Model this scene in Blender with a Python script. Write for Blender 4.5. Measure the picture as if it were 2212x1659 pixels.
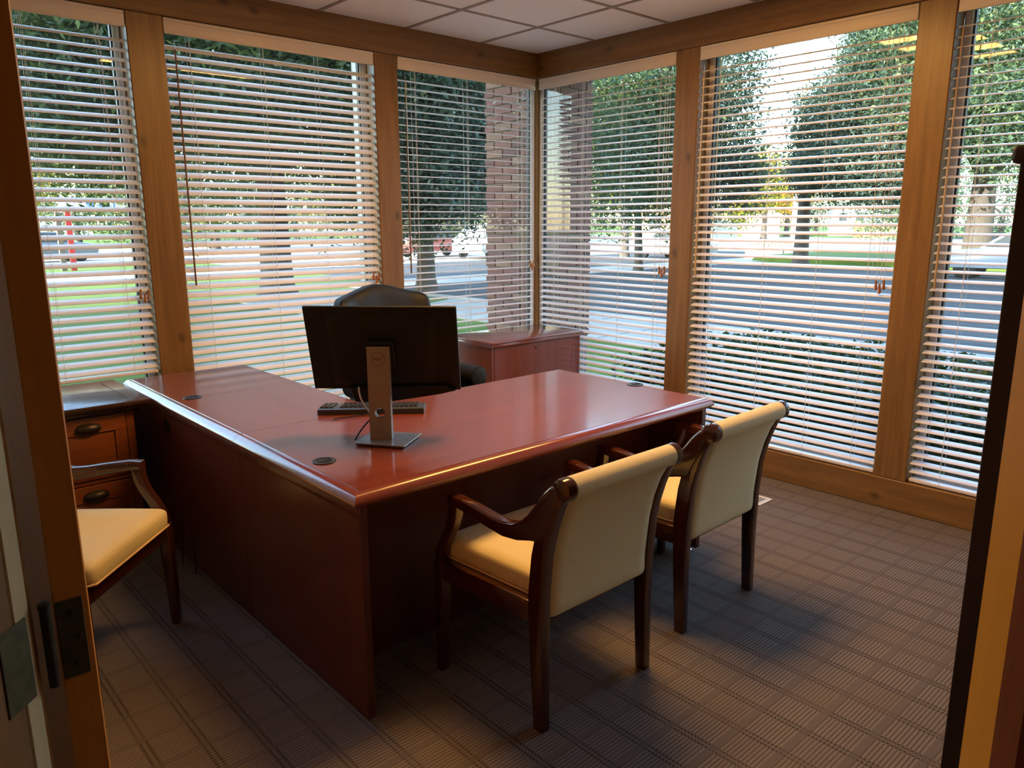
import bpy, bmesh, math, random
import numpy as np
from mathutils import Vector, Matrix

# ------------------------------------------------------------------ scene, camera, world, sun, exposure
S = bpy.context.scene
COL = S.collection
for o in list(bpy.data.objects):
    bpy.data.objects.remove(o)

cam_d = bpy.data.cameras.new('camera')
cam = bpy.data.objects.new('camera', cam_d)
COL.objects.link(cam)
S.camera = cam
cam_d.sensor_fit = 'HORIZONTAL'
cam_d.sensor_width = 36.0
cam_d.lens = 1631.82 / 2212 * 36.0
cam_d.clip_start = 0.02
cam_d.clip_end = 600
yaw, pit, rol = (math.radians(a) for a in (47.9407, 12.1053, -0.2145))
fwd = Vector((math.cos(yaw) * math.cos(pit), math.sin(yaw) * math.cos(pit), -math.sin(pit)))
rgt = Vector((math.sin(yaw), -math.cos(yaw), 0))
upv = rgt.cross(fwd)
r2 = math.cos(rol) * rgt + math.sin(rol) * upv
u2 = -math.sin(rol) * rgt + math.cos(rol) * upv
M = Matrix((r2, u2, -fwd)).transposed().to_4x4()
M.translation = (0, 0, 1.55)
cam.matrix_world = M

W = bpy.data.worlds.new('world')
S.world = W
W.use_nodes = True
wn = W.node_tree.nodes
wl = W.node_tree.links
wn.clear()
sky = wn.new('ShaderNodeTexSky')
sky.sky_type = 'NISHITA'
sky.sun_disc = False
sky.sun_elevation = math.radians(20)
sky.sun_rotation = math.radians(272)
sky.air_density = 1.0
sky.dust_density = 0.6
sky.ozone_density = 1.0
bg = wn.new('ShaderNodeBackground')
bg.inputs['Strength'].default_value = 1.8
wo = wn.new('ShaderNodeOutputWorld')
wl.new(sky.outputs[0], bg.inputs[0])
wl.new(bg.outputs[0], wo.inputs[0])

sun_d = bpy.data.lights.new('sun', 'SUN')
sun_d.energy = 24.0
sun_d.angle = math.radians(0.6)
sun_d.color = (1.0, 0.92, 0.78)
sun = bpy.data.objects.new('sun', sun_d)
COL.objects.link(sun)
SUN_DIR = Vector((-math.cos(math.radians(20)), 0.035, math.sin(math.radians(20))))
sun.rotation_euler = SUN_DIR.to_track_quat('Z', 'Y').to_euler()
sun.location = (-40, 2, 30)

vs = S.view_settings
vs.view_transform = 'Standard'
vs.look = 'None'
vs.exposure = 0.0
vs.gamma = 1.0
vs.use_curve_mapping = False

LAMP_E = 42.0          # ceiling light diffuser
HALL_FILL_E = 1.2  # added corridor fill panel, out of view

rng = np.random.default_rng(7)
random.seed(7)

# ------------------------------------------------------------------ node helpers
class NT:
    def __init__(s, name):
        s.m = bpy.data.materials.new(name)
        s.m.use_nodes = True
        s.t = s.m.node_tree
        s.t.nodes.clear()
        s.out = s.t.nodes.new('ShaderNodeOutputMaterial')
    def n(s, typ, **kw):
        nd = s.t.nodes.new(typ)
        for k, v in kw.items():
            setattr(nd, k, v)
        return nd
    def put(s, sock, v):
        if isinstance(v, bpy.types.NodeSocket):
            s.t.links.new(v, sock)
        elif v is not None:
            if sock.type == 'RGBA' and not hasattr(v, '__len__'):
                v = (v, v, v, 1)
            elif sock.type == 'RGBA' and len(v) == 3:
                v = (*v, 1)
            sock.default_value = v
    def math(s, op, a, b=None, c=None, clamp=False):
        nd = s.n('ShaderNodeMath', operation=op, use_clamp=clamp)
        s.put(nd.inputs[0], a)
        s.put(nd.inputs[1], b)
        s.put(nd.inputs[2], c)
        return nd.outputs[0]
    def mix(s, f, a, b, blend='MIX'):
        nd = s.n('ShaderNodeMix', data_type='RGBA', blend_type=blend)
        s.put(nd.inputs[0], f)
        s.put(nd.inputs[6], a)
        s.put(nd.inputs[7], b)
        return nd.outputs[2]
    def coord(s, scale=(1, 1, 1), kind='Object', loc=(0, 0, 0), rot=(0, 0, 0)):
        tc = s.n('ShaderNodeTexCoord')
        mp = s.n('ShaderNodeMapping')
        mp.inputs['Scale'].default_value = scale
        mp.inputs['Location'].default_value = loc
        mp.inputs['Rotation'].default_value = rot
        s.t.links.new(tc.outputs[kind], mp.inputs[0])
        return mp.outputs[0]
    def noise(s, vec, scale=5, detail=4, rough=0.55, dist=0.0):
        nd = s.n('ShaderNodeTexNoise')
        s.put(nd.inputs['Vector'], vec)
        nd.inputs['Scale'].default_value = scale
        nd.inputs['Detail'].default_value = detail
        nd.inputs['Roughness'].default_value = rough
        nd.inputs['Distortion'].default_value = dist
        return nd.outputs[0]
    def ramp(s, f, stops):
        nd = s.n('ShaderNodeValToRGB')
        els = nd.color_ramp.elements
        while len(els) < len(stops):
            els.new(0.5)
        for e, (p, c) in zip(els, stops):
            e.position = p
            e.color = (*c, 1) if len(c) == 3 else c
        s.put(nd.inputs[0], f)
        return nd.outputs[0]
    def bump(s, h, strength=0.3, dist=0.01):
        nd = s.n('ShaderNodeBump')
        nd.inputs['Strength'].default_value = strength
        nd.inputs['Distance'].default_value = dist
        s.put(nd.inputs['Height'], h)
        return nd.outputs[0]
    def bsdf(s, col, rough=0.5, metal=0.0, coat=0.0, coat_rough=0.05, spec=None, normal=None, emit=None, estr=0, trans=None):
        b = s.n('ShaderNodeBsdfPrincipled')
        s.put(b.inputs['Base Color'], col)
        s.put(b.inputs['Roughness'], rough)
        s.put(b.inputs['Metallic'], metal)
        b.inputs['Coat Weight'].default_value = coat
        b.inputs['Coat Roughness'].default_value = coat_rough
        if spec is not None:
            b.inputs['Specular IOR Level'].default_value = spec
        if normal is not None:
            s.t.links.new(normal, b.inputs['Normal'])
        if emit is not None:
            s.put(b.inputs['Emission Color'], emit)
            b.inputs['Emission Strength'].default_value = estr
        s.t.links.new(b.outputs[0], s.out.inputs[0])
        return b

def plain(name, col, rough=0.5, metal=0.0, coat=0.0, nscale=30, nvar=0.12, bump=0.0, bscale=200, **kw):
    t = NT(name)
    co = t.coord()
    f = t.noise(co, nscale, 3)
    c = t.mix(f, tuple(max(0, v * (1 - nvar)) for v in col), tuple(min(1, v * (1 + nvar)) for v in col))
    nm = None
    if bump:
        nm = t.bump(t.noise(co, bscale, 2), bump, 0.002)
    t.bsdf(c, rough, metal, coat, normal=nm, **kw)
    return t.m

def wood(name, c1, c2, axis='z', scale=1.0, rough=0.35, coat=0.0, coat_rough=0.08, knots=0.0, bump=0.06, fine=1.0, kst=None):
    t = NT(name)
    st = {'x': (0.06, 1, 1), 'y': (1, 0.06, 1), 'z': (1, 1, 0.06)}[axis]
    co = t.coord(tuple(v * scale for v in st))
    n1 = t.noise(co, 22, 5, 0.6, 0.4)
    n2 = t.noise(co, 140 * fine, 2, 0.5)
    f = t.math('ADD', t.math('MULTIPLY', n1, 0.75), t.math('MULTIPLY', n2, 0.25))
    col = t.ramp(f, [(0.30, c2), (0.68, c1)])
    if knots:
        tc = t.n('ShaderNodeTexCoord')
        sp = t.n('ShaderNodeSeparateXYZ')
        t.t.links.new(tc.outputs['Object'], sp.inputs[0])
        cb = t.n('ShaderNodeCombineXYZ')
        for q in (0, 1):
            t.put(cb.inputs[q], t.math('MULTIPLY', t.math('ADD', sp.outputs[kst[q][0]], 3.17), kst[q][1]))
        nzv = t.noise(cb.outputs[0], 9, 2)
        vo = t.n('ShaderNodeTexVoronoi', voronoi_dimensions='2D')
        vo.inputs['Scale'].default_value = knots
        ad = t.n('ShaderNodeVectorMath', operation='ADD')
        t.t.links.new(cb.outputs[0], ad.inputs[0])
        sc = t.n('ShaderNodeVectorMath', operation='SCALE')
        t.t.links.new(nzv, sc.inputs[0])
        sc.inputs[3].default_value = 0.02
        t.t.links.new(sc.outputs[0], ad.inputs[1])
        t.t.links.new(ad.outputs[0], vo.inputs['Vector'])
        k = t.ramp(vo.outputs['Distance'], [(0.0, (1, 1, 1)), (0.035, (0.85, 0.85, 0.85)), (0.06, (0.3, 0.3, 0.3)), (0.10, (0, 0, 0))])
        col = t.mix(t.math('MULTIPLY', k, 0.7), col, tuple(v * 0.3 for v in c2))
    t.bsdf(col, rough, 0, coat, coat_rough, normal=t.bump(f, bump, 0.002) if bump else None)
    return t.m

# ------------------------------------------------------------------ materials
MT = {}
PINE1, PINE2 = (0.27, 0.148, 0.044), (0.150, 0.073, 0.019)
for nm_, ax, kv in (('pine_nx', 'x', ((0, 0.6), (2, 1))), ('pine_nz', 'z', ((0, 1), (2, 0.6))), ('pine_ey', 'y', ((1, 0.6), (2, 1))), ('pine_ez', 'z', ((1, 1), (2, 0.6)))):
    MT[nm_] = wood('knotty_' + nm_, PINE1, PINE2, ax, 1.0, 0.40, 0.08, 0.25, knots=3.4, kst=kv, bump=0.12)
MT['valance'] = wood('valance_white_wood', (0.78, 0.70, 0.60), (0.70, 0.62, 0.53), 'x', 1, 0.4, bump=0.02)
MT['valance_y'] = wood('valance_white_wood_y', (0.78, 0.70, 0.60), (0.70, 0.62, 0.53), 'y', 1, 0.4, bump=0.02)
MT['slat'] = plain('blind_slat_white', (0.84, 0.81, 0.82), 0.32, nscale=8, nvar=0.03)
MT['cord'] = plain('blind_cord', (0.72, 0.72, 0.68), 0.7, nscale=300)
MT['tassel'] = wood('tassel_wood', (0.42, 0.16, 0.035), (0.30, 0.10, 0.02), 'z', 8, 0.3, 0.4)
MT['wand'] = wood('wand_oak', (0.52, 0.33, 0.14), (0.42, 0.25, 0.09), 'z', 4, 0.3, 0.3)
MT['wand_dark'] = wood('wand_brown', (0.22, 0.11, 0.04), (0.15, 0.07, 0.025), 'z', 4, 0.3, 0.3)
CH1, CH2 = (0.235, 0.047, 0.022), (0.165, 0.030, 0.014)
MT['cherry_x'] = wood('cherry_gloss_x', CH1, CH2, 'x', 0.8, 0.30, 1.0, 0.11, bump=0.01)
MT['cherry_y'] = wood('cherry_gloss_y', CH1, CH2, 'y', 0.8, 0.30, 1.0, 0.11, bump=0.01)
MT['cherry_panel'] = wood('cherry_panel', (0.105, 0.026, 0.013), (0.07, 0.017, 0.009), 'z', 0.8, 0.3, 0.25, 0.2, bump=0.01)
MT['cherry_cred'] = wood('cherry_credenza', (0.20, 0.045, 0.024), (0.14, 0.03, 0.016), 'z', 0.8, 0.24, 0.4, 0.15, bump=0.01)
MT['mahogany'] = wood('mahogany_chair', (0.060, 0.015, 0.009), (0.035, 0.009, 0.005), 'z', 1.5, 0.18, 0.6, 0.08, bump=0.01)
MT['cab_wood'] = wood('cabinet_cherry', (0.25, 0.075, 0.022), (0.16, 0.042, 0.013), 'x', 1.2, 0.35, 0.2, 0.2, bump=0.02)
MT['cab_top'] = wood('cabinet_dark_top', (0.07, 0.030, 0.020), (0.042, 0.018, 0.013), 'y', 1.2, 0.25, 1.0, 0.15, bump=0.02)
MT['book_wood'] = wood('dark_walnut', (0.020, 0.007, 0.005), (0.012, 0.004, 0.003), 'z', 1.2, 0.5, 0.0, 0.2, bump=0.02)
MT['door_wood'] = wood('door_edge_fir', (0.70, 0.26, 0.045), (0.56, 0.19, 0.03), 'z', 2, 0.4, 0.15, 0.2, bump=0.04)
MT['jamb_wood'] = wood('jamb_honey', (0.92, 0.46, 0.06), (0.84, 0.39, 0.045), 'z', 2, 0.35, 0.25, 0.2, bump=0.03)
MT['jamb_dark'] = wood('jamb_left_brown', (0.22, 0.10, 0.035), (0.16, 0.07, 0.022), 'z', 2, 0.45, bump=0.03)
MT['casing_pale'] = wood('casing_pale_pine', (0.62, 0.45, 0.27), (0.52, 0.37, 0.21), 'z', 2, 0.4, 0.1, bump=0.03)
MT['stop_red'] = wood('door_stop_reddish', (0.26, 0.065, 0.018), (0.19, 0.045, 0.012), 'z', 2, 0.4, 0.2, bump=0.02)
MT['bronze'] = plain('old_bronze', (0.10, 0.085, 0.05), 0.5, 0.7, nscale=60, nvar=0.5)
MT['bronze_dark'] = plain('dark_bronze_pull', (0.045, 0.035, 0.026), 0.4, 0.5, nscale=60, nvar=0.3)
MT['steel'] = plain('bright_metal', (0.6, 0.6, 0.62), 0.2, 1.0)
MT['black_plastic'] = plain('black_plastic', (0.008, 0.010, 0.012), 0.6, spec=0.3, bump=0.05, bscale=600)
MT['grey_plastic'] = plain('charcoal_plastic', (0.030, 0.032, 0.036), 0.4)
MT['key'] = plain('key_black', (0.035, 0.038, 0.044), 0.35)
MT['stand'] = plain('monitor_stand_grey', (0.26, 0.24, 0.225), 0.45, 0.2, nscale=200, nvar=0.08)
MT['stand_base'] = plain('monitor_base_grey', (0.36, 0.38, 0.41), 0.28, 0.7)
MT['logo'] = plain('logo_dark_grey', (0.05, 0.045, 0.04), 0.3, 0.4)
MT['white_cable'] = plain('white_cable', (0.75, 0.75, 0.75), 0.45)
MT['leather'] = plain('black_leather', (0.009, 0.010, 0.011), 0.5, coat=0.0, spec=0.3, nscale=40, nvar=0.3, bump=0.25, bscale=260)
MT['wall'] = plain('wall_paint', (0.34, 0.30, 0.24), 0.8, bump=0.1, bscale=400)
MT['tile'] = plain('ceiling_tile', (0.80, 0.80, 0.79), 0.85, nscale=300, nvar=0.06, bump=0.5, bscale=320)
MT['tbar'] = plain('ceiling_grid_grey', (0.30, 0.26, 0.22), 0.6)
MT['white_metal'] = plain('white_enamel', (0.72, 0.70, 0.66), 0.35)
MT['win_white'] = plain('window_frame_white', (0.82, 0.82, 0.80), 0.4)
MT['win_dark'] = plain('window_gasket_dark', (0.03, 0.028, 0.026), 0.5)
MT['slot'] = plain('dark_slot', (0.01, 0.01, 0.01), 0.9)
MT['mortar'] = plain('mortar', (0.24, 0.20, 0.17), 0.95, nscale=60, nvar=0.2, bump=0.4, bscale=150)

def fabric(name, c1, c2, rib=260, axis=2):
    t = NT(name)
    tc = t.n('ShaderNodeTexCoord')
    sp = t.n('ShaderNodeSeparateXYZ')
    t.t.links.new(tc.outputs['Object'], sp.inputs[0])
    w = t.math('SINE', t.math('MULTIPLY', sp.outputs[axis], rib * 2 * math.pi))
    w2 = t.math('SINE', t.math('MULTIPLY', sp.outputs[0], rib * 0.5 * 2 * math.pi))
    h = t.math('ADD', t.math('MULTIPLY', w, 0.5), t.math('MULTIPLY', w2, 0.25))
    f = t.math('ADD', t.math('MULTIPLY', h, 0.5), 0.5)
    nz = t.noise(tc.outputs['Object'], 90, 3)
    c = t.mix(t.math('MULTIPLY', t.math('ADD', f, nz), 0.5), c2, c1)
    b = t.bsdf(c, 0.85, normal=t.bump(f, 0.25, 0.001))
    b.inputs['Sheen Weight'].default_value = 0.2
    return t.m
MT['fabric_seat'] = fabric('cream_ribbed_fabric_seat', (0.79, 0.73, 0.46), (0.65, 0.58, 0.35), 150, 1)
MT['fabric_back'] = fabric('cream_ribbed_fabric_back', (0.79, 0.73, 0.46), (0.65, 0.58, 0.35), 150, 2)
MT['piping'] = plain('cream_piping', (0.75, 0.60, 0.38), 0.7)

def emitter(name, col, e):
    t = NT(name)
    co = t.coord()
    f = t.noise(co, 400, 1)
    t.bsdf((0.8, 0.8, 0.8), 0.4, emit=t.mix(f, col, tuple(v * 0.92 for v in col)), estr=e)
    return t.m
MT['lamp'] = emitter('light_diffuser', (1.0, 0.49, 0.125), LAMP_E)
MT['hall_fill'] = emitter('hall_fill_glow', (1.0, 0.60, 0.25), HALL_FILL_E)  # glow of the added corridor fill

def glass_mat():
    t = NT('window_glass')
    lw = t.n('ShaderNodeLayerWeight')
    lw.inputs['Blend'].default_value = 0.5
    f5 = t.math('POWER', lw.outputs['Facing'], 5.0)
    co = t.coord()
    dirt = t.math('MULTIPLY', t.noise(co, 2.5, 3), 0.01)
    fac = t.math('ADD', t.math('ADD', t.math('MULTIPLY', f5, 0.9), 0.028), dirt)
    tr = t.n('ShaderNodeBsdfTransparent')
    tr.inputs[0].default_value = (0.93, 0.965, 0.95, 1)
    gl = t.n('ShaderNodeBsdfGlossy')
    gl.inputs['Roughness'].default_value = 0.0
    mx = t.n('ShaderNodeMixShader')
    t.put(mx.inputs[0], fac)
    t.t.links.new(tr.outputs[0], mx.inputs[1])
    t.t.links.new(gl.outputs[0], mx.inputs[2])
    t.t.links.new(mx.outputs[0], t.out.inputs[0])
    return t.m
MT['glass'] = glass_mat()

def carpet_mat():
    t = NT('carpet_woven_squares')
    tc = t.n('ShaderNodeTexCoord')
    sp = t.n('ShaderNodeSeparateXYZ')
    t.t.links.new(tc.outputs['Object'], sp.inputs[0])
    x, y = sp.outputs[0], sp.outputs[1]
    u = t.math('DIVIDE', t.math('ADD', x, 10.0), 0.14)
    v = t.math('DIVIDE', t.math('ADD', y, 10.035), 0.15)
    fu = t.math('FRACT', u)
    fv = t.math('FRACT', v)
    iu = t.math('FLOOR', u)
    iv = t.math('FLOOR', v)
    cell = t.n('ShaderNodeCombineXYZ')
    t.put(cell.inputs[0], iu)
    t.put(cell.inputs[1], iv)
    wn_ = t.n('ShaderNodeTexWhiteNoise', noise_dimensions='2D')
    t.t.links.new(cell.outputs[0], wn_.inputs[0])
    rnd = wn_.outputs[0]
    # ribs along x
    rib = t.math('ABSOLUTE', t.math('SINE', t.math('MULTIPLY', y, math.pi / 0.0125)))
    rib = t.math('POWER', rib, 0.6)
    # plain patch
    patch = t.math('LESS_THAN', fv, 0.17)
    # double dashed lines along y
    d1 = t.math('LESS_THAN', t.math('ABSOLUTE', t.math('SUBTRACT', fu, 0.06)), 0.028)
    d2 = t.math('LESS_THAN', t.math('ABSOLUTE', t.math('SUBTRACT', fu, 0.19)), 0.028)
    dash = t.math('GREATER_THAN', t.math('SINE', t.math('ADD', t.math('MULTIPLY', y, 2 * math.pi / 0.0125), t.math('MULTIPLY', iu, 2.0))), -0.35)
    line = t.math('MULTIPLY', t.math('MAXIMUM', d1, d2), dash)
    band = t.math('LESS_THAN', fu, 0.25)
    nz = t.noise(tc.outputs['Object'], 180, 4, 0.7)
    nz2 = t.noise(tc.outputs['Object'], 3, 3, 0.6)
    h = t.mix(patch, rib, 0.85)
    h = t.mix(t.math('MULTIPLY', band, 0.6), h, 0.6)
    h = t.mix(line, h, 0.0)
    hv = t.math('ADD', h, t.math('MULTIPLY', nz, 0.35))
    c = t.mix(h, (0.050, 0.044, 0.042), (0.275, 0.250, 0.242))
    c = t.mix(t.math('MULTIPLY', patch, 0.6), c, (0.135, 0.130, 0.135))
    c = t.mix(t.math('MULTIPLY', t.math('MAXIMUM', t.math('SUBTRACT', rnd, 0.4), 0.0), 0.7), c, (0.20, 0.165, 0.145))
    c = t.mix(t.math('MULTIPLY', nz, 0.5), c, (0.05, 0.045, 0.042))
    c = t.mix(t.math('MULTIPLY', nz2, 0.22), c, (0.10, 0.08, 0.07))
    t.bsdf(c, 0.95, spec=0.15, normal=t.bump(hv, 0.55, 0.004))
    return t.m
MT['carpet'] = carpet_mat()

def ground_mat(name, c1, c2, s1=0.6, s2=40, rough=0.9, bump=0.4):
    t = NT(name)
    co = t.coord()
    a = t.noise(co, s1, 4)
    b = t.noise(co, s2, 3)
    f = t.math('ADD', t.math('MULTIPLY', a, 0.6), t.math('MULTIPLY', b, 0.4))
    t.bsdf(t.ramp(f, [(0.32, c2), (0.66, c1)]), rough, spec=0.2, normal=t.bump(b, bump, 0.02))
    return t.m
MT['grass'] = ground_mat('lawn_grass', (0.13, 0.19, 0.03), (0.065, 0.115, 0.018), 0.5, 30)
MT['asphalt'] = ground_mat('asphalt', (0.080, 0.083, 0.090), (0.056, 0.059, 0.065), 0.4, 60)
MT['concrete'] = ground_mat('concrete_walk', (0.46, 0.43, 0.38), (0.36, 0.335, 0.30), 0.8, 50, bump=0.15)
MT['gravel'] = ground_mat('planting_bed', (0.10, 0.085, 0.06), (0.045, 0.04, 0.03), 4, 60)

def leaf_mat(name, stops, trans=0.35):
    t = NT(name)
    at = t.n('ShaderNodeAttribute', attribute_name='rnd')
    c = t.ramp(at.outputs['Fac'], stops)
    b = t.n('ShaderNodeBsdfPrincipled')
    t.put(b.inputs['Base Color'], c)
    b.inputs['Roughness'].default_value = 0.5
    b.inputs['Specular IOR Level'].default_value = 0.35
    tr = t.n('ShaderNodeBsdfTranslucent')
    t.put(tr.inputs[0], t.mix(0.35, c, (0.30, 0.34, 0.04), 'MIX'))
    mx = t.n('ShaderNodeMixShader')
    mx.inputs[0].default_value = trans
    t.t.links.new(b.outputs[0], mx.inputs[1])
    t.t.links.new(tr.outputs[0], mx.inputs[2])
    t.t.links.new(mx.outputs[0], t.out.inputs[0])
    return t.m
MT['leaf_ash'] = leaf_mat('leaf_ash_green', [(0.0, (0.0363, 0.0742, 0.0559)), (0.6, (0.0777, 0.1334, 0.0796)), (1.0, (0.1759, 0.2173, 0.0796))])
MT['leaf_dark'] = leaf_mat('leaf_deep_green', [(0.0, (0.0295, 0.0579, 0.0585)), (0.7, (0.0648, 0.1062, 0.0834)), (1.0, (0.1411, 0.1738, 0.1167))], 0.28)
MT['leaf_yellow'] = leaf_mat('leaf_turning_yellow', [(0.0, (0.0825, 0.1237, 0.0248)), (0.5, (0.2475, 0.2310, 0.0248)), (1.0, (0.4537, 0.3135, 0.0248))], 0.4)
MT['leaf_orange'] = leaf_mat('leaf_autumn_orange', [(0.0, (0.2640, 0.1402, 0.0165)), (0.5, (0.4950, 0.2310, 0.0248)), (1.0, (0.5775, 0.3465, 0.0413))], 0.4)
MT['leaf_hedge'] = leaf_mat('leaf_hedge', [(0.0, (0.0088, 0.0248, 0.0138)), (0.7, (0.0193, 0.0468, 0.0220)), (1.0, (0.0550, 0.0880, 0.0330))], 0.2)
MT['bark'] = wood('grey_bark', (0.12, 0.10, 0.085), (0.045, 0.038, 0.032), 'z', 3, 0.9, bump=0.6)
MT['bark_light'] = wood('tan_bark', (0.22, 0.17, 0.12), (0.10, 0.08, 0.06), 'z', 3, 0.9, bump=0.6)
BRK = []
for i, c in enumerate([(0.27, 0.125, 0.095), (0.23, 0.10, 0.08), (0.29, 0.165, 0.115), (0.19, 0.095, 0.08), (0.25, 0.11, 0.09)]):
    BRK.append(plain('brick_%s' % 'abcde'[i], c, 0.9, nscale=25, nvar=0.25, bump=0.5, bscale=120))

# ------------------------------------------------------------------ mesh helpers
class MB:
    def __init__(s):
        s.bm = bmesh.new()
    def _bev(s, verts, bev, seg):
        if bev:
            es = list({e for v in verts for e in v.link_edges})
            bmesh.ops.bevel(s.bm, geom=es, offset=bev, segments=seg, affect='EDGES', profile=0.5, clamp_overlap=True)
    def box(s, x0, y0, z0, x1, y1, z1, bev=0, seg=1):
        x0, x1 = min(x0, x1), max(x0, x1)
        y0, y1 = min(y0, y1), max(y0, y1)
        z0, z1 = min(z0, z1), max(z0, z1)
        v = [s.bm.verts.new(p) for p in ((x0, y0, z0), (x1, y0, z0), (x1, y1, z0), (x0, y1, z0), (x0, y0, z1), (x1, y0, z1), (x1, y1, z1), (x0, y1, z1))]
        for f in ((0, 3, 2, 1), (4, 5, 6, 7), (0, 1, 5, 4), (1, 2, 6, 5), (2, 3, 7, 6), (3, 0, 4, 7)):
            s.bm.faces.new([v[i] for i in f])
        s._bev(v, bev, seg)
        return s
    def hexa(s, b, t, bev=0, seg=1):
        v = [s.bm.verts.new(p) for p in list(b) + list(t)]
        for f in ((0, 3, 2, 1), (4, 5, 6, 7), (0, 1, 5, 4), (1, 2, 6, 5), (2, 3, 7, 6), (3, 0, 4, 7)):
            s.bm.faces.new([v[i] for i in f])
        s._bev(v, bev, seg)
        return s
    def prism(s, poly, axis, a, b, bev=0, seg=1):
        def P(p, h):
            if axis == 'x':
                return (h, p[0], p[1])
            if axis == 'y':
                return (p[0], h, p[1])
            return (p[0], p[1], h)
        v0 = [s.bm.verts.new(P(p, a)) for p in poly]
        v1 = [s.bm.verts.new(P(p, b)) for p in poly]
        n = len(poly)
        fs = [s.bm.faces.new(v0[::-1]), s.bm.faces.new(v1)]
        for i in range(n):
            fs.append(s.bm.faces.new((v0[i], v0[(i + 1) % n], v1[(i + 1) % n], v1[i])))
        bmesh.ops.recalc_face_normals(s.bm, faces=fs)
        if bev:
            es = [e for f in fs[:2] for e in f.edges]
            bmesh.ops.bevel(s.bm, geom=list(set(es)), offset=bev, segments=seg, affect='EDGES', profile=0.5, clamp_overlap=True)
        return s
    def tube(s, pts, r, n=8, cap=True):
        pts = [Vector(p) for p in pts]
        rs = r if hasattr(r, '__len__') else [r] * len(pts)
        rings = []
        prev = None
        for i, p in enumerate(pts):
            d = (pts[min(i + 1, len(pts) - 1)] - pts[max(i - 1, 0)]).normalized()
            if prev is None:
                a = d.orthogonal().normalized()
            else:
                a = (prev - d * prev.dot(d)).normalized()
            prev = a
            b = d.cross(a)
            rings.append([s.bm.verts.new(p + (a * math.cos(t) + b * math.sin(t)) * rs[i]) for t in (2 * math.pi * k / n for k in range(n))])
        for A, B in zip(rings, rings[1:]):
            for k in range(n):
                s.bm.faces.new((A[k], A[(k + 1) % n], B[(k + 1) % n], B[k]))
        if cap:
            s.bm.faces.new(rings[0][::-1])
            s.bm.faces.new(rings[-1])
        return s
    def lathe(s, prof, c=(0, 0, 0), n=16, axis='z'):
        rings = []
        for (r, h) in prof:
            ring = []
            for k in range(n):
                t = 2 * math.pi * k / n
                a, b = r * math.cos(t), r * math.sin(t)
                p = {'z': (a, b, h), 'x': (h, a, b), 'y': (b, h, a)}[axis]
                ring.append(s.bm.verts.new((p[0] + c[0], p[1] + c[1], p[2] + c[2])))
            rings.append(ring)
        for A, B in zip(rings, rings[1:]):
            for k in range(n):
                s.bm.faces.new((A[k], A[(k + 1) % n], B[(k + 1) % n], B[k]))
        s.bm.faces.new(rings[0][::-1])
        s.bm.faces.new(rings[-1])
        return s
    def rbox(s, c, size, r, cuts=8, fn=None):
        tmp = bmesh.new()
        bmesh.ops.create_cube(tmp, size=1)
        bmesh.ops.subdivide_edges(tmp, edges=tmp.edges[:], cuts=cuts, use_grid_fill=True)
        h = Vector(size) / 2
        inner = Vector(max(0, k - r) for k in h)
        def warp(k):       # push loops towards the ends so the rounding gets geometry
            return math.copysign(abs(k * 2) ** 0.6, k) / 2
        m = {}
        for v in tmp.verts:
            p = Vector((warp(v.co.x) * size[0], warp(v.co.y) * size[1], warp(v.co.z) * size[2]))
            q = Vector(max(-inner[i], min(inner[i], p[i])) for i in range(3))
            d = p - q
            if d.length > 1e-9:
                p = q + d.normalized() * r
            p = p + Vector(c)
            if fn:
                p = fn(p)
            m[v] = s.bm.verts.new(p)
        for f in tmp.faces:
            s.bm.faces.new([m[v] for v in f.verts])
        tmp.free()
        return s
    def xf(s, mat):
        bmesh.ops.transform(s.bm, matrix=mat, verts=s.bm.verts[:])
        return s
    def mesh(s, name, mat, smooth=False, off=None, ang=35):
        bmesh.ops.recalc_face_normals(s.bm, faces=s.bm.faces[:])
        if off is not None:
            bmesh.ops.translate(s.bm, vec=-Vector(off), verts=s.bm.verts[:])
        me = bpy.data.meshes.new(name)
        s.bm.to_mesh(me)
        s.bm.free()
        if mat:
            me.materials.append(MT[mat] if isinstance(mat, str) else mat)
        if smooth:
            me.shade_smooth()
            me.set_sharp_from_angle(angle=math.radians(ang))
        return me
    def build(s, name, mat, parent=None, smooth=False, off=None, ang=35):
        if off is None and parent is not None:
            off = base_of(parent)
        me = s.mesh(name, mat, smooth, off, ang)
        return link(name, me, parent)

BASE = {}
def base_of(p):
    return BASE.get(p.name, Vector((0, 0, 0)))
def link(name, data, parent=None):
    o = bpy.data.objects.new(name, data)
    COL.objects.link(o)
    if parent is not None:
        o.parent = parent
        BASE[o.name] = base_of(parent)
    return o
def tag(o, label, cat=None, group=None, kind=None):
    if label:
        o['label'] = label
    if cat:
        o['category'] = cat
    if group:
        o['group'] = group
    if kind:
        o['kind'] = kind
    return o
def thing(name, label, cat, loc=(0, 0, 0), group=None, kind=None):
    o = bpy.data.objects.new(name, None)
    COL.objects.link(o)
    o.location = loc
    o.empty_display_size = 0.05
    BASE[o.name] = Vector(loc)
    return tag(o, label, cat, group, kind)
def struct(name, label=None, loc=(0, 0, 0)):
    return thing(name, label, None, loc, None, 'structure')

# ------------------------------------------------------------------ room shell
X, Y = 4.15, 4.31          # faces of the posts on the two glazed walls
ZC, ZB, ZS = 2.764, 2.594, 0.172
XW, YS = -0.10, 0.13

fl = MB().box(-1.7, -1.7, -0.12, X + 0.2, Y + 0.2, 0.0).build('floor', 'carpet')
tag(fl, 'brown-grey carpet woven in small ribbed squares', kind='structure')

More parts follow.
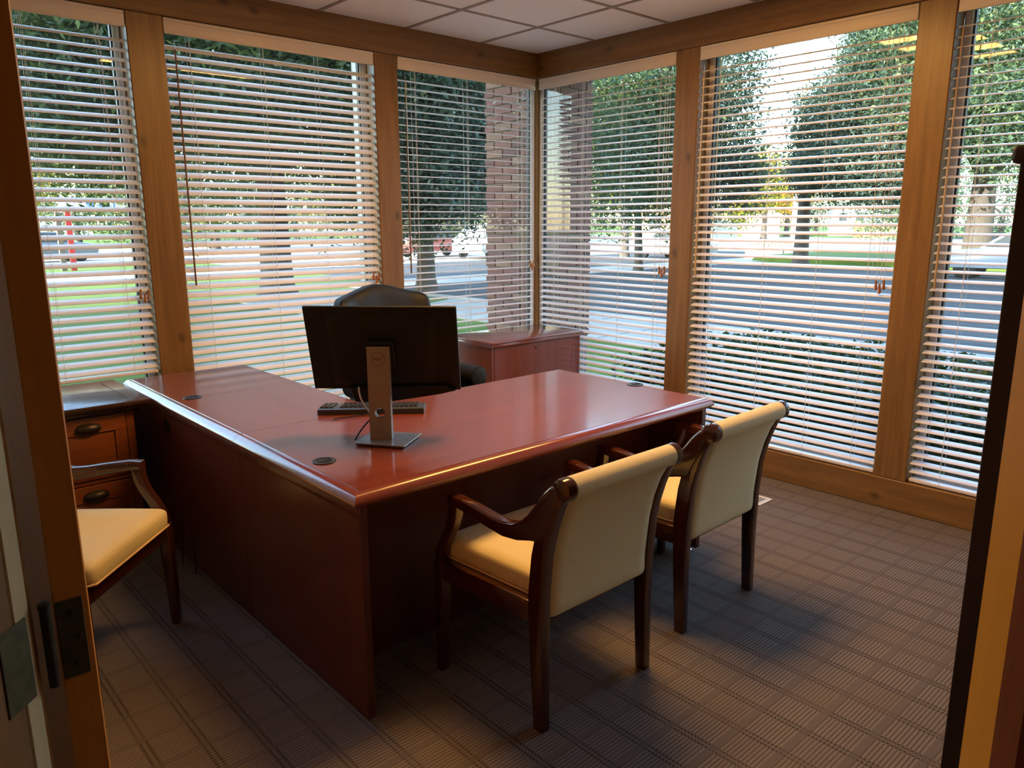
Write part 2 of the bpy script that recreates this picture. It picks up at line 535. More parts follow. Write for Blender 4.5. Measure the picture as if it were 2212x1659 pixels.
# ceiling: grid and lay-in tiles
ceil = struct('ceiling', 'suspended ceiling of white two-foot tiles in a grey grid', (0, 0, ZC))
GX = [3.612 - 0.62 * k for k in range(-1, 9)]
GY = [3.744 - 0.62 * k for k in range(-1, 9)]
g = MB()
for gx in GX:
    if -1.7 < gx < X:
        g.box(gx - 0.012, -1.7, ZC - 0.002, gx + 0.012, Y + 0.05, ZC + 0.02)
for gy in GY:
    if -1.7 < gy < Y:
        g.box(-1.7, gy - 0.012, ZC - 0.0015, X + 0.05, gy + 0.012, ZC + 0.02)
g.build('ceiling_grid', 'tbar', ceil)
MB().box(-1.75, -1.75, ZC + 0.03, X + 0.25, Y + 0.25, ZC + 0.12).build('ceiling_deck', 'wall', ceil)
LX0, LX1, LY0, LY1 = GX[4], GX[2], GY[4], GY[3]
tile_me = {}
for i in range(len(GX) - 1):
    for j in range(len(GY) - 1):
        x1, x0 = GX[i], GX[i + 1]
        y1, y0 = GY[j], GY[j + 1]
        x0c, x1c = max(x0, -1.7), min(x1, X + 0.05)
        y0c, y1c = max(y0, -1.7), min(y1, Y + 0.05)
        if x1c - x0c < 0.02 or y1c - y0c < 0.02:
            continue
        xm, ym = (x0 + x1) / 2, (y0 + y1) / 2
        if LX0 < xm < LX1 and LY0 < ym < LY1:
            continue
        k = (round(x1c - x0c, 3), round(y1c - y0c, 3))
        if k not in tile_me:
            tile_me[k] = MB().box(-k[0] / 2 + 0.008, -k[1] / 2 + 0.008, 0.003, k[0] / 2 - 0.008, k[1] / 2 - 0.008, 0.022, 0.003).mesh('tile', 'tile')
        o = link('tile', tile_me[k], ceil)
        o.location = ((x0c + x1c) / 2, (y0c + y1c) / 2, 0)

# glazed walls: posts, head beams, sill beams
NPOST = [(-0.14, 0.045), (1.298, 1.479), (2.740, 2.914)]
EPOST = [(3.048, 3.214 - 0.16 + 0.0), (1.450, 1.624), (0.015, 0.19)]
EPOST = [(2.884, 3.056), (1.450, 1.624), (0.0, 0.19)]
wn_ = struct('wall_north', 'glazed wall of knotty pine posts and beams behind the desk', (0, Y, 0))
MB().box(XW - 0.1, Y, ZB, X + 0.16, Y + 0.17, ZC + 0.03, 0.004).build('head_beam', 'pine_nx', wn_)
MB().box(XW - 0.1, Y, 0, X + 0.16, Y + 0.17, ZS, 0.004).build('sill_beam', 'pine_nx', wn_)
for a, b in NPOST:
    MB().box(a, Y + 0.003, ZS, b, Y + 0.17, ZB, 0.005).build('post', 'pine_nz', wn_)
    MB().box(a - 0.004, Y + 0.172, ZS, b + 0.004, Y + 0.275, ZB, 0.004).build('exterior_trim', 'win_white', wn_)
MB().box(0.045, Y + 0.02, ZS, 1.298, Y + 0.115, 0.672, 0.002).build('sill_panel', 'pine_nx', wn_)
MB().box(0.045, Y - 0.004, 0.672, 1.298, Y + 0.17, 0.694, 0.004).build('sill_board', 'pine_nx', wn_)
we = struct('wall_east', 'glazed wall of knotty pine posts and beams facing the street', (X, 0, 0))
MB().box(X, -0.1, ZB, X + 0.17, Y + 0.0, ZC + 0.03, 0.004).build('head_beam', 'pine_ey', we)
MB().box(X, -0.1, 0, X + 0.17, Y + 0.0, ZS, 0.004).build('sill_beam', 'pine_ey', we)
for a, b in EPOST:
    MB().box(X + 0.003, a, ZS, X + 0.17, b, ZB, 0.005).build('post', 'pine_ez', we)
    MB().box(X + 0.172, a - 0.002, ZS, X + 0.205, b + 0.002, ZB, 0.004).build('exterior_trim', 'valance', we)
MB().box(X + 0.085, Y + 0.085, ZS, X + 0.20, Y + 0.20, ZB, 0.005).build('corner_post', 'pine_nz', we)

# windows: frame + pane
WINN = [(0.045, 1.298), (1.479, 2.740), (2.914, X + 0.085)]
WINE = [(3.056, Y + 0.085), (1.624, 2.884), (0.19, 1.450)]
k = 1
for (a, b) in WINN:
    w = struct('window_%d' % k, 'tall fixed window with white frame', ((a + b) / 2, Y + 0.13, ZS))
    y0, y1 = Y + 0.115, Y + 0.165
    f = MB()
    f.box(a, y0, ZS, a + 0.035, y1, ZB, 0.003).box(b - 0.035, y0, ZS, b, y1, ZB, 0.003)
    f.box(a + 0.035, y0, ZS, b - 0.035, y1, ZS + 0.035, 0.003).box(a + 0.035, y0, ZB - 0.035, b - 0.035, y1, ZB, 0.003)
    f.build('window_frame', 'win_white', w)
    f = MB()
    y0, y1 = Y + 0.128, Y + 0.152
    f.box(a + 0.035, y0, ZS + 0.035, a + 0.043, y1, ZB - 0.035).box(b - 0.043, y0, ZS + 0.035, b - 0.035, y1, ZB - 0.035)
    f.build('gasket', 'win_dark', w)
    MB().box(a + 0.03, Y + 0.137, ZS + 0.03, b - 0.03, Y + 0.143, ZB - 0.03).build('pane', 'glass', w)
    k += 1
for (a, b) in WINE:
    w = struct('window_%d' % k, 'tall fixed window with slim frame', (X + 0.13, (a + b) / 2, ZS))
    x0, x1 = X + 0.115, X + 0.165
    f = MB()
    f.box(x0, a, ZS, x1, a + 0.035, ZB, 0.003).box(x0, b - 0.035, ZS, x1, b, ZB, 0.003)
    f.box(x0, a + 0.035, ZS, x1, b - 0.035, ZS + 0.035, 0.003).box(x0, a + 0.035, ZB - 0.035, x1, b - 0.035, ZB, 0.003)
    f.build('window_frame', 'valance', w)
    f = MB()
    x0, x1 = X + 0.128, X + 0.152
    f.box(x0, a + 0.035, ZS + 0.035, x1, a + 0.045, ZB - 0.035).box(x0, b - 0.045, ZS + 0.035, x1, b - 0.035, ZB - 0.035)
    f.build('gasket', 'win_dark', w)
    MB().box(X + 0.137, a + 0.03, ZS + 0.03, X + 0.143, b - 0.03, ZB - 0.03).build('pane', 'glass', w)
    k += 1

# plain walls and the corridor outside the door
def wall(name, x0, y0, x1, y1, z0=0, z1=ZC + 0.02, label=None):
    o = MB().box(x0, y0, z0, x1, y1, z1).build(name, 'wall')
    return tag(o, label, kind='structure')
wall('wall_west', XW - 0.1, 1.20, XW, Y + 0.1)
wall('wall_south', 1.03, YS - 0.1, X + 0.1, YS)
wall('wall_corridor_left', -1.7, 1.20, XW - 0.1, 1.30)
wall('wall_corridor_right', 1.03, -1.7, 1.13, YS - 0.1)
wall('wall_corridor_back', -1.7, -1.7, 1.03, -1.6)
wall('wall_corridor_far', -1.7, -1.6, -1.6, 1.20)

# diagonal door wall, its frame and the open door
def diag(px, py, t, d):
    """point on the door wall: t along it from the left jamb, d towards the room"""
    s = math.sqrt(0.5)
    return (px + t * s + d * s, py - t * s + d * s)
PLX, PLY = 0.128, 0.997
def dbox(t0, t1, d0, d1, z0, z1):
    pts = [diag(PLX, PLY, t0, d0), diag(PLX, PLY, t1, d0), diag(PLX, PLY, t1, d1), diag(PLX, PLY, t0, d1)]
    return [(p[0], p[1], z0) for p in pts], [(p[0], p[1], z1) for p in pts]
TW = 1.094
wd = struct('wall_door', 'short angled wall holding the doorway')
MB().hexa(*dbox(-0.34, -0.02, -0.13, -0.012, 0, ZC)).build('wall_panel', 'wall', wd)
MB().hexa(*dbox(TW + 0.02, TW + 0.2, -0.13, -0.012, 0, ZC)).build('wall_panel', 'wall', wd)
MB().hexa(*dbox(-0.02, TW + 0.02, -0.13, -0.012, 2.12, ZC)).build('wall_panel', 'wall', wd)
df = struct('trim_1', 'wooden door frame around the open doorway')
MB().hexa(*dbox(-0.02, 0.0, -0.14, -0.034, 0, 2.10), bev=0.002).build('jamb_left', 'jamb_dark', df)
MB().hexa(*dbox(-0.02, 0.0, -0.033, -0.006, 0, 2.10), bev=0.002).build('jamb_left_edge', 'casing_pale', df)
MB().hexa(*dbox(TW, TW + 0.02, -0.14, 0.0, 0, 2.10), bev=0.002).build('jamb_right', 'jamb_wood', df)
MB().hexa(*dbox(0, TW, -0.14, 0.0, 2.08, 2.10), bev=0.002).build('jamb_head', 'jamb_wood', df)
MB().hexa(*dbox(-0.085, -0.008, -0.012, 0.010, 0, 2.17), bev=0.003).build('casing', 'casing_pale', df)
MB().hexa(*dbox(TW + 0.006, TW + 0.085, -0.012, 0.006, 0, 2.17), bev=0.003).build('casing', 'jamb_wood', df)
MB().hexa(*dbox(TW - 0.012, TW, -0.115, -0.070, 0, 2.08), bev=0.003).build('door_stop', 'stop_red', df)
MB().hexa(*dbox(TW + 0.006, TW + 0.085, -0.155, -0.13, 0, 2.17), bev=0.003).build('casing', 'jamb_wood', df)
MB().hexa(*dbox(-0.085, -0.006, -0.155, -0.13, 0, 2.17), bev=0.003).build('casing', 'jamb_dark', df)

dr = struct('door_1', 'open wooden door seen on its hinge edge', (0.149, 1.0, 0))
MB().box(0.149, 1.0, 0.012, 0.188, 2.06, 2.07, 0.002).build('slab', 'door_wood', dr)
for hz in (0.25, 1.047, 1.86):
    h = MB()
    h.box(0.150, 0.9975, hz - 0.052, 0.180, 1.0, hz + 0.052, 0.0008)
    leafd = h.build('hinge_leaf', 'bronze', dr)
    s_ = MB()
    for zz in (-0.034, 0.0, 0.034):
        s_.lathe([(0.004, 0.0), (0.004, -0.0012), (0.002, -0.002)], (0.166 + 0.006 * (zz == 0), 0.9975, hz + zz), 10, 'y')
    s_.build('screw', 'bronze_dark', leafd)
    kx, ky = 0.1385, 0.9935
    h = MB()
    for q in range(5):
        h.tube([(kx, ky, hz - 0.052 + q * 0.0209), (kx, ky, hz - 0.0525 + (q + 1) * 0.0209)], 0.0062, 12)
    h.lathe([(0.0045, 0.052), (0.0072, 0.053), (0.0072, 0.057), (0.004, 0.060)], (kx, ky, hz), 12)
    h.build('hinge_knuckle', 'bronze_dark', dr, True)
    h = MB()
    h.hexa(*dbox(0.0, 0.002, -0.062, -0.016, hz - 0.052, hz + 0.052), bev=0.0006)
    jl = h.build('hinge_leaf', 'bronze', dr)
kn = MB()
kn.lathe([(0.03, 0.0), (0.03, 0.006), (0.012, 0.010), (0.012, 0.04), (0.026, 0.045), (0.030, 0.06), (0.022, 0.075)], (0.188, 1.99, 1.0), 16, 'x')
kn.build('door_knob', 'bronze', dr, True)

# ceiling light
cl = thing('ceiling_light', 'long warm fluorescent panel set flush in the ceiling tiles', 'light', ((LX0 + LX1) / 2, (LY0 + LY1) / 2, ZC))
f = MB()
f.box(LX0 + 0.01, LY0 + 0.01, ZC - 0.004, LX1 - 0.01, LY0 + 0.035, ZC + 0.028).box(LX0 + 0.01, LY1 - 0.035, ZC - 0.004, LX1 - 0.01, LY1 - 0.01, ZC + 0.028)
f.box(LX0 + 0.01, LY0 + 0.035, ZC - 0.004, LX0 + 0.035, LY1 - 0.035, ZC + 0.028).box(LX1 - 0.035, LY0 + 0.035, ZC - 0.004, LX1 - 0.01, LY1 - 0.035, ZC + 0.028)
f.build('frame', 'white_metal', cl)
MB().box(LX0 + 0.035, LY0 + 0.035, ZC + 0.006, LX1 - 0.035, LY1 - 0.035, ZC + 0.012).build('diffuser', 'lamp', cl)
hl = thing('corridor_fill_light', 'unseen warm fill panel added over the corridor outside the doorway', 'light', (-0.4, -0.4, ZC))  # unseen fill added to warm the door edge and jambs
MB().box(-0.66, -0.66, ZC - 0.03, -0.14, -0.14, ZC, 0.004).build('frame', 'white_metal', hl)
MB().box(-0.63, -0.63, ZC - 0.034, -0.17, -0.17, ZC - 0.03).build('diffuser', 'hall_fill', hl)

# ------------------------------------------------------------------ blinds
PITCH, SW = 0.0462, 0.0525
def slat_mesh(L, tilt, along):
    """curved slat, length L centred; tilt>0 lowers the room-side edge. along 'x': room is -y; along 'y': room is -x"""
    n = 6
    up, dn = [], []
    for i in range(n + 1):
        t = i / n - 0.5
        d = t * SW
        z = 0.0035 * (1 - (2 * t) ** 2)
        up.append((d, z + 0.0012))
        dn.append((d, z - 0.0012))
    poly = up + dn[::-1]
    ca, sa = math.cos(tilt), math.sin(tilt)
    poly = [(p[0] * ca - p[1] * sa, p[0] * sa + p[1] * ca) for p in poly]   # outside edge (+d) rises
    m = MB()
    m.prism(poly, 'x', -L / 2, L / 2)
    if along == 'y':
        m.xf(Matrix.Rotation(math.radians(-90), 4, 'Z'))
    me = m.mesh('slat', 'slat', True, None, 50)
    return me

def blind(label, along, a, b, pos, tilt_deg, zbot, wand_end, wand_mat, ladders, tassel_end, wand_bot=1.21, tass_z=1.20):
    """a..b: extent along the wall; pos: depth of slat centre line"""
    tilt = math.radians(tilt_deg)
    ztop = 2.452
    L = b - a - 0.012
    c = (a + b) / 2
    loc = (c, pos, ztop) if along == 'x' else (pos, c, ztop)
    T = thing('window_blind', label, 'blind', loc, 'wooden venetian blinds in the tall windows')
    def P(s, d, z):          # s along wall, d towards outside
        return (s, pos + d, z) if along == 'x' else (pos + d, s, z)
    def bx(m, s0, s1, d0, d1, z0, z1, bev=0, seg=1):
        p, q = P(s0, d0, z0), P(s1, d1, z1)
        return m.box(*p, *q, bev, seg)
    # valance
    m = MB()
    fr = (Y if along == 'x' else X) - pos
    bx(m, a + 0.003, b - 0.003, fr + 0.006, fr + 0.018, ZB - 0.083, ZB - 0.004, 0.003, 2)
    bx(m, a + 0.003, b - 0.003, fr + 0.002, fr + 0.016, ZB - 0.022, ZB - 0.006, 0.004, 2)
    bx(m, a + 0.003, b - 0.003, fr + 0.003, fr + 0.016, ZB - 0.083, ZB - 0.072, 0.003, 2)
    m.build('valance', 'valance' if along == 'x' else 'valance_y', T, True)
    m = MB()
    bx(m, a + 0.006, b - 0.006, -0.022, 0.026, ZB - 0.062, ZB - 0.010, 0.003)
    m.build('head_rail', 'white_metal', T)
    me = slat_mesh(L, tilt, along)
    z = ztop
    zs = []
    while z > zbot + 0.03:
        o = link('slat', me, T)
        o.location = (0, 0, z - ztop)
        o.rotation_euler = (random.uniform(-0.012, 0.012), 0, random.uniform(-0.0006, 0.0006)) if along == 'x' else (0, random.uniform(-0.012, 0.012), random.uniform(-0.0006, 0.0006))
        zs.append(z)
        z -= PITCH
    m = MB()
    bx(m, a + 0.006, b - 0.006, -0.025, 0.025, zbot, zbot + 0.018, 0.005, 2)
    m.build('bottom_rail', 'slat', T, True)
    for s in ladders:
        m = MB()
        dd = SW / 2 * math.cos(tilt) + 0.001
        for d, zo in ((-dd, -0.02), (dd, 0.02)):
            bx(m, s - 0.0008, s + 0.0008, d - 0.0008, d + 0.0008, zbot, ZB - 0.02)
        bx(m, s + 0.012 - 0.0007, s + 0.012 + 0.0007, -0.0008, 0.0008, zbot, ZB - 0.02)
        for zz in zs:
            p0 = P(s - 0.004, -SW / 2 * math.cos(tilt), zz - SW / 2 * math.sin(tilt) - 0.0005)
            p1 = P(s + 0.006, SW / 2 * math.cos(tilt), zz + SW / 2 * math.sin(tilt) - 0.0005)
            m.tube([p0, p1], 0.0009, 4)
        m.build('ladder_cord', 'cord', T)
    # lift cords with tassels
    for q, dz in ((-0.020, 0.012), (0.0, -0.010), (0.020, 0.009)):
        s = tassel_end + q
        m = MB()
        bx(m, s - 0.0008, s + 0.0008, -0.032, -0.0304, tass_z + dz + 0.02, ZB - 0.06)
        m.build('lift_cord', 'cord', T)
        m = MB()
        cx, cy, cz = P(s, -0.033, tass_z + dz)
        m.lathe([(0.003, 0.030), (0.0075, 0.025), (0.005, 0.014), (0.009, -0.006), (0.0105, -0.016), (0.007, -0.021)], (cx, cy, cz), 10)
        m.build('cord_tassel', 'tassel', T, True)
    m = MB()
    m.tube([P(wand_end, -0.034, wand_bot), P(wand_end, -0.034, 1.8), P(wand_end, -0.034, 2.44)], [0.0055, 0.005, 0.004], 8)
    wnd = m.build('tilt_wand', wand_mat, T, True)
    m = MB()
    m.tube([P(wand_end, -0.034, 2.44), P(wand_end, -0.034, 2.475), P(wand_end, -0.02, 2.50)], 0.002, 6)
    m.build('wand_hook', 'steel', wnd)
    return T
NP, EP = Y + 0.045, X + 0.045
blind('white blind of the left-wall window beside the file cabinet, hung short of the sill', 'x', 0.045, 1.298, NP, 26, 0.748, 0.10, 'wand_dark', (0.35, 0.84, 1.17), 1.258, tass_z=1.165)
blind('half-closed white blind in the middle left-wall window behind the monitor', 'x', 1.479, 2.740, NP, 35, 0.178, 1.532, 'wand_dark', (1.61, 2.02, 2.36, 2.62), 2.70, tass_z=1.19)
blind('wide-open white blind in the left-wall window that shows the brick pillar', 'x', 2.914, X - 0.006, NP, 3, 0.178, 2.978, 'wand_dark', (3.06, 3.50, 4.02), 4.115, tass_z=1.215)
blind('white blind in the right-wall window nearest the corner, beside the credenza', 'y', 3.056, Y - 0.012, EP, 15, 0.178, 4.28, 'wand', (4.14, 3.86, 3.50, 3.18), 3.115, tass_z=1.215)
blind('white blind in the wide right-wall window behind the two cream chairs', 'y', 1.624, 2.884, EP, 17, 0.178, 2.850, 'wand', (2.74, 2.38, 2.05, 1.76), 1.688, tass_z=1.20)
blind('white blind in the right-wall window next to the dark bookcase', 'y', 0.19, 1.450, EP, 12, 0.178, 1.418, 'wand', (1.29, 0.85, 0.40), 0.24, tass_z=1.20)

# ------------------------------------------------------------------ desk
ZT = 0.762
dk = thing('desk', 'L-shaped glossy cherry desk with a long return to the window', 'desk', (1.07, 1.88, 0))
tp = [(1.062, 1.872), (2.935, 1.872), (2.935, 2.85), (1.713, 2.85), (1.713, 2.765), (1.062, 2.765)]
def inset_poly(poly, w, d):
    n = len(poly)
    L = []
    for i in range(n):
        p, q = Vector(poly[i]), Vector(poly[(i + 1) % n])
        e = (q - p).normalized()
        L.append((p + Vector((-e.y, e.x)) * d * w[i], e))
    res = []
    for i in range(n):
        (p, e), (q, f) = L[i - 1], L[i]
        den = e.x * f.y - e.y * f.x
        t = ((q.x - p.x) * f.y - (q.y - p.y) * f.x) / den
        res.append(p + e * t)
    return res
PROF = [(0.040, 0.0), (0.0385, -0.0022), (0.0360, -0.0022), (0.0345, 0.0), (0.030, -0.0008), (0.022, -0.0040), (0.014, -0.0095), (0.007, -0.0165), (0.002, -0.0245), (0.0, -0.031), (0.001, -0.035), (0.006, -0.037), (0.010, -0.041), (0.014, -0.046)]
def top_slab(poly, w, name, mat):
    m = MB()
    n = len(poly)
    rings = [[m.bm.verts.new((p.x, p.y, ZT + z)) for p in inset_poly(poly, w, d)] for d, z in PROF]
    m.bm.faces.new(rings[0])
    m.bm.faces.new(rings[-1][::-1])
    for A, B_ in zip(rings, rings[1:]):
        for i in range(n):
            j = (i + 1) % n
            m.bm.faces.new((A[i], A[j], B_[j], B_[i]))
    return m.build(name, mat, dk, True, ang=32)
top_slab(tp, [1, 1, 0.4, 0.4, 0.0, 1], 'desktop', 'cherry_x')
rt = [(1.062, 2.767), (1.711, 2.767), (1.711, 4.185), (1.062, 4.185)]
top_slab(rt, [0.0, 0.4, 0.6, 1], 'return_top', 'cherry_y')
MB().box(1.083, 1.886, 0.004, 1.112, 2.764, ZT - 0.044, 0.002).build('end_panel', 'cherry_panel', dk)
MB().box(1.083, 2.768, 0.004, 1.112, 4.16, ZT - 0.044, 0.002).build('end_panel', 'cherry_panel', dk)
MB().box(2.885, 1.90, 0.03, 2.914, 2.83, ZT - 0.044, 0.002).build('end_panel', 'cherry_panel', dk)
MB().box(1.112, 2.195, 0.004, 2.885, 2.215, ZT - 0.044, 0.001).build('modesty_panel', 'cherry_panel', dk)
m = MB().box(1.075, 1.878, ZT - 0.075, 1.083, 4.17, ZT - 0.044, 0.003, 2)
m.build('edge_moulding', 'cherry_panel', dk, True)
for gy in (1.95, 2.75):
    MB().lathe([(0.010, 0.03), (0.006, 0.024), (0.006, 0.012), (0.016, 0.008), (0.016, 0.0)], (2.90, gy, 0), 12).build('levelling_foot', 'steel', dk, True)
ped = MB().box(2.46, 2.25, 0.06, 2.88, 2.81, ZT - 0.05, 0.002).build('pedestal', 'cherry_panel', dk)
for z0, z1 in ((0.08, 0.36), (0.37, 0.53), (0.54, 0.70)):
    d_ = MB().box(2.475, 2.81, z0, 2.865, 2.828, z1, 0.003).build('drawer', 'cherry_cred', ped)
MB().box(1.112, 4.14, 0.06, 1.70, 4.16, ZT - 0.05).build('back_panel', 'cherry_panel', dk)
MB().box(1.68, 2.9, 0.06, 1.70, 4.14, ZT - 0.05).build('return_pedestal_side', 'cherry_panel', dk)
for gx, gy in ((1.181, 3.512), (1.163, 2.238), (2.905 - 0.01, 2.30)):
    gm = MB()
    gm.lathe([(0.040, 0.0), (0.040, 0.003), (0.034, 0.0045), (0.030, 0.003), (0.030, 0.0015)], (gx, gy, ZT), 24)
    gr = gm.build('grommet', 'grey_plastic', dk, True)
    MB().prism([(gx - 0.022, gy - 0.012), (gx + 0.022, gy - 0.012), (gx + 0.022, gy + 0.008), (gx - 0.022, gy + 0.008)], 'z', ZT + 0.0016, ZT + 0.0032).build('cable_slot', 'slot', gr)
gm = MB().lathe([(0.036, 0.0), (0.036, -0.003), (0.030, -0.004), (0.026, -0.002)], (1.083, 3.60, 0.625), 24, 'x')
gm.build('side_grommet', 'black_plastic', dk, True)

# small white crumb-like paper scrap is left out on purpose; monitor, keyboard
mon_c = Vector((1.432, 2.300, ZT))
phi = math.radians(-45)          # panel runs along this direction; back faces the door
ex = Vector((math.cos(phi), math.sin(phi), 0))
en = Vector((-math.sin(phi), math.cos(phi), 0))     # towards the sitter
Rm = Matrix((ex, en, Vector((0, 0, 1)))).transposed().to_4x4()
Tm = Matrix.Translation(mon_c) @ Rm
mo = thing('computer_monitor', 'black widescreen monitor on grey stand turned towards the desk chair', 'monitor', tuple(mon_c))
def mpart(m, name, mat, smooth=False, parent=None, ang=35):
    m.xf(Tm)
    return m.build(name, mat, parent or mo, smooth, mon_c, ang)
m = MB()
m.hexa([(-0.088, -0.080, 0.001), (0.088, -0.080, 0.001), (0.088, 0.080, 0.001), (-0.088, 0.080, 0.001)],
       [(-0.098, -0.088, 0.012), (0.098, -0.088, 0.012), (0.098, 0.088, 0.012), (-0.098, 0.088, 0.012)], 0.001)
m.xf(Matrix.Translation((0.022, 0.012, 0)) @ Matrix.Rotation(math.radians(-11), 4, 'Z'))
mpart(m, 'base', 'stand_base')
# column with cable hole, leaning slightly back
CW, CZ0, CZ1, HZ, HR = 0.040, 0.012, 0.350, 0.113, 0.019
m = MB()
def ring_plate(m, y, flip):
    n = 32
    circ = [m.bm.verts.new((HR * math.cos(2 * math.pi * k / n), y, HZ + HR * math.sin(2 * math.pi * k / n))) for k in range(n)]
    def sq(k):
        t = 2 * math.pi * k / n
        c_, s_ = math.cos(t), math.sin(t)
        f_ = CW / max(abs(c_), abs(s_))
        return (c_ * f_, y, HZ + s_ * f_)
    rim = [m.bm.verts.new(sq(k)) for k in range(n)]
    for k in range(n):
        q = (circ[k], circ[(k + 1) % n], rim[(k + 1) % n], rim[k])
        m.bm.faces.new(q if flip else q[::-1])
    return circ, rim
c0, r0 = ring_plate(m, -0.014, False)
c1, r1 = ring_plate(m, 0.014, True)
n = 32
for k in range(n):
    m.bm.faces.new((c0[k], c0[(k + 1) % n], c1[(k + 1) % n], c1[k]))
    m.bm.faces.new((r0[(k + 1) % n], r0[k], r1[k], r1[(k + 1) % n]))
m.box(-CW, -0.014, CZ0, CW, 0.014, HZ - CW)
m.box(-CW, -0.014, HZ + CW, CW, 0.014, CZ1)
mpart(m, 'stand_column', 'stand')
m = MB().box(-CW - 0.001, -0.016, CZ1 - 0.002, CW + 0.001, 0.018, CZ1 + 0.004, 0.001)
mpart(m, 'column_cap', 'stand')
# panel, tilted with the top towards the door
tilt = math.radians(17)
PT = Matrix.Translation((0.004, 0.062, 0.336)) @ Matrix.Rotation(tilt, 4, 'X')
PW, PH = 0.553, 0.335
m = MB()
m.box(-PW / 2, -0.004, -PH / 2, PW / 2, 0.010, PH / 2, 0.003, 2)
m.xf(PT)
mpart(m, 'panel', 'black_plastic', True)
m = MB()
m.hexa([(-0.20, -0.004, -0.155), (0.20, -0.004, -0.155), (0.17, -0.020, -0.125), (-0.17, -0.020, -0.125)],
       [(-0.20, -0.004, 0.145), (0.20, -0.004, 0.145), (0.17, -0.020, 0.11), (-0.17, -0.020, 0.11)], 0.003, 1)
m.xf(PT)
mpart(m, 'rear_housing', 'black_plastic', True)
m = MB().prism([(-0.139, -0.150), (-0.122, -0.212), (0.0, -0.212), (0.20, -0.176), (0.26, -0.160), (0.22, -0.140)], 'y', -0.026, -0.003, 0.003, 1)
m.xf(PT)
mpart(m, 'lower_housing', 'black_plastic')
m = MB().box(-0.271, 0.0101, -0.155, 0.271, 0.0106, 0.160)
m.xf(PT)
mpart(m, 'screen', 'slot')
m = MB().box(-0.05, -0.052, -0.05, 0.05, -0.028, 0.05, 0.004)
m.xf(PT)
mpart(m, 'mount_plate', 'black_plastic')
# lettering in a ring on the column
m = MB()
n = 40
LZ = 0.312
for r_in, r_out in ((0.0235, 0.0250),):
    vi = [(r_in * math.cos(2 * math.pi * k / n), r_in * math.sin(2 * math.pi * k / n)) for k in range(n)]
    vo = [(r_out * math.cos(2 * math.pi * k / n), r_out * math.sin(2 * math.pi * k / n)) for k in range(n)]
    A = [m.bm.verts.new((p[0], -0.0146, LZ + p[1])) for p in vi]
    B = [m.bm.verts.new((p[0], -0.0146, LZ + p[1])) for p in vo]
    A2 = [m.bm.verts.new((p[0], -0.0139, LZ + p[1])) for p in vi]
    B2 = [m.bm.verts.new((p[0], -0.0139, LZ + p[1])) for p in vo]
    for k in range(n):
        j = (k + 1) % n
        m.bm.faces.new((A[k], A[j], B[j], B[k]))
        m.bm.faces.new((A[k], A[j], A2[j], A2[k]))
        m.bm.faces.new((B[k], B[j], B2[j], B2[k]))
mpart(m, 'logo_ring', 'logo')
def text(body, size, mat, parent, matrix, name='lettering', extrude=0.0004, align='CENTER'):
    cu = bpy.data.curves.new(name, 'FONT')
    cu.body = body
    cu.size = size
    cu.align_x = align
    cu.align_y = 'CENTER'
    cu.extrude = extrude
    cu.offset = size * 0.012
    cu.materials.append(MT[mat])
    tmp = bpy.data.objects.new(name, cu)
    COL.objects.link(tmp)
    me = bpy.data.meshes.new_from_object(tmp.evaluated_get(bpy.context.evaluated_depsgraph_get()))
    bpy.data.objects.remove(tmp)
    o = link(name, me, parent)
    o.matrix_local = matrix
    return o
RX = Matrix.Rotation(math.radians(90), 4, 'X')
# 'E' is tilted in the logo
for ch, dx, rot in (('D', -0.0125, 0), ('E', -0.0042, 32), ('L', 0.0048, 0), ('L', 0.0125, 0)):
    text(ch, 0.0135, 'logo', mo, Rm @ Matrix.Translation((dx, -0.0145, LZ)) @ RX @ Matrix.Rotation(math.radians(rot), 4, 'Z'), 'logo_letter')
# cables
def world_tube(pts, r, name, mat, parent):
    m = MB().tube(pts, r, 8)
    return m.build(name, mat, parent, True)
def bez(p, n=14):
    p = [Vector(q) for q in p]
    out = []
    for i in range(n + 1):
        t = i / n
        q = p[:]
        while len(q) > 1:
            q = [a.lerp(b, t) for a, b in zip(q, q[1:])]
        out.append(q[0])
    return out
mw = lambda x, y, z: Tm @ Vector((x, y, z))
world_tube(bez([mw(-0.085, 0.03, 0.20), mw(-0.085, 0.02, 0.12), mw(-0.03, 0.06, 0.10), mw(-0.035, 0.075, 0.012)]), 0.0035, 'power_cable', 'white_cable', mo)
world_tube(bez([mw(0.03, 0.03, 0.20), mw(0.03, 0.05, 0.10), mw(-0.04, 0.06, 0.10), mw(-0.075, 0.03, 0.06), mw(-0.10, 0.0, 0.0055)]), 0.003, 'video_cable', 'black_plastic', mo)

kb_c = Vector((1.665, 2.735, ZT + 0.001))
kr = math.radians(-39)
Rk = Matrix.Rotation(kr, 4, 'Z')
Tk = Matrix.Translation(kb_c) @ Rk
kb = thing('keyboard', 'black full-size keyboard lying behind the monitor stand', 'keyboard', tuple(kb_c))
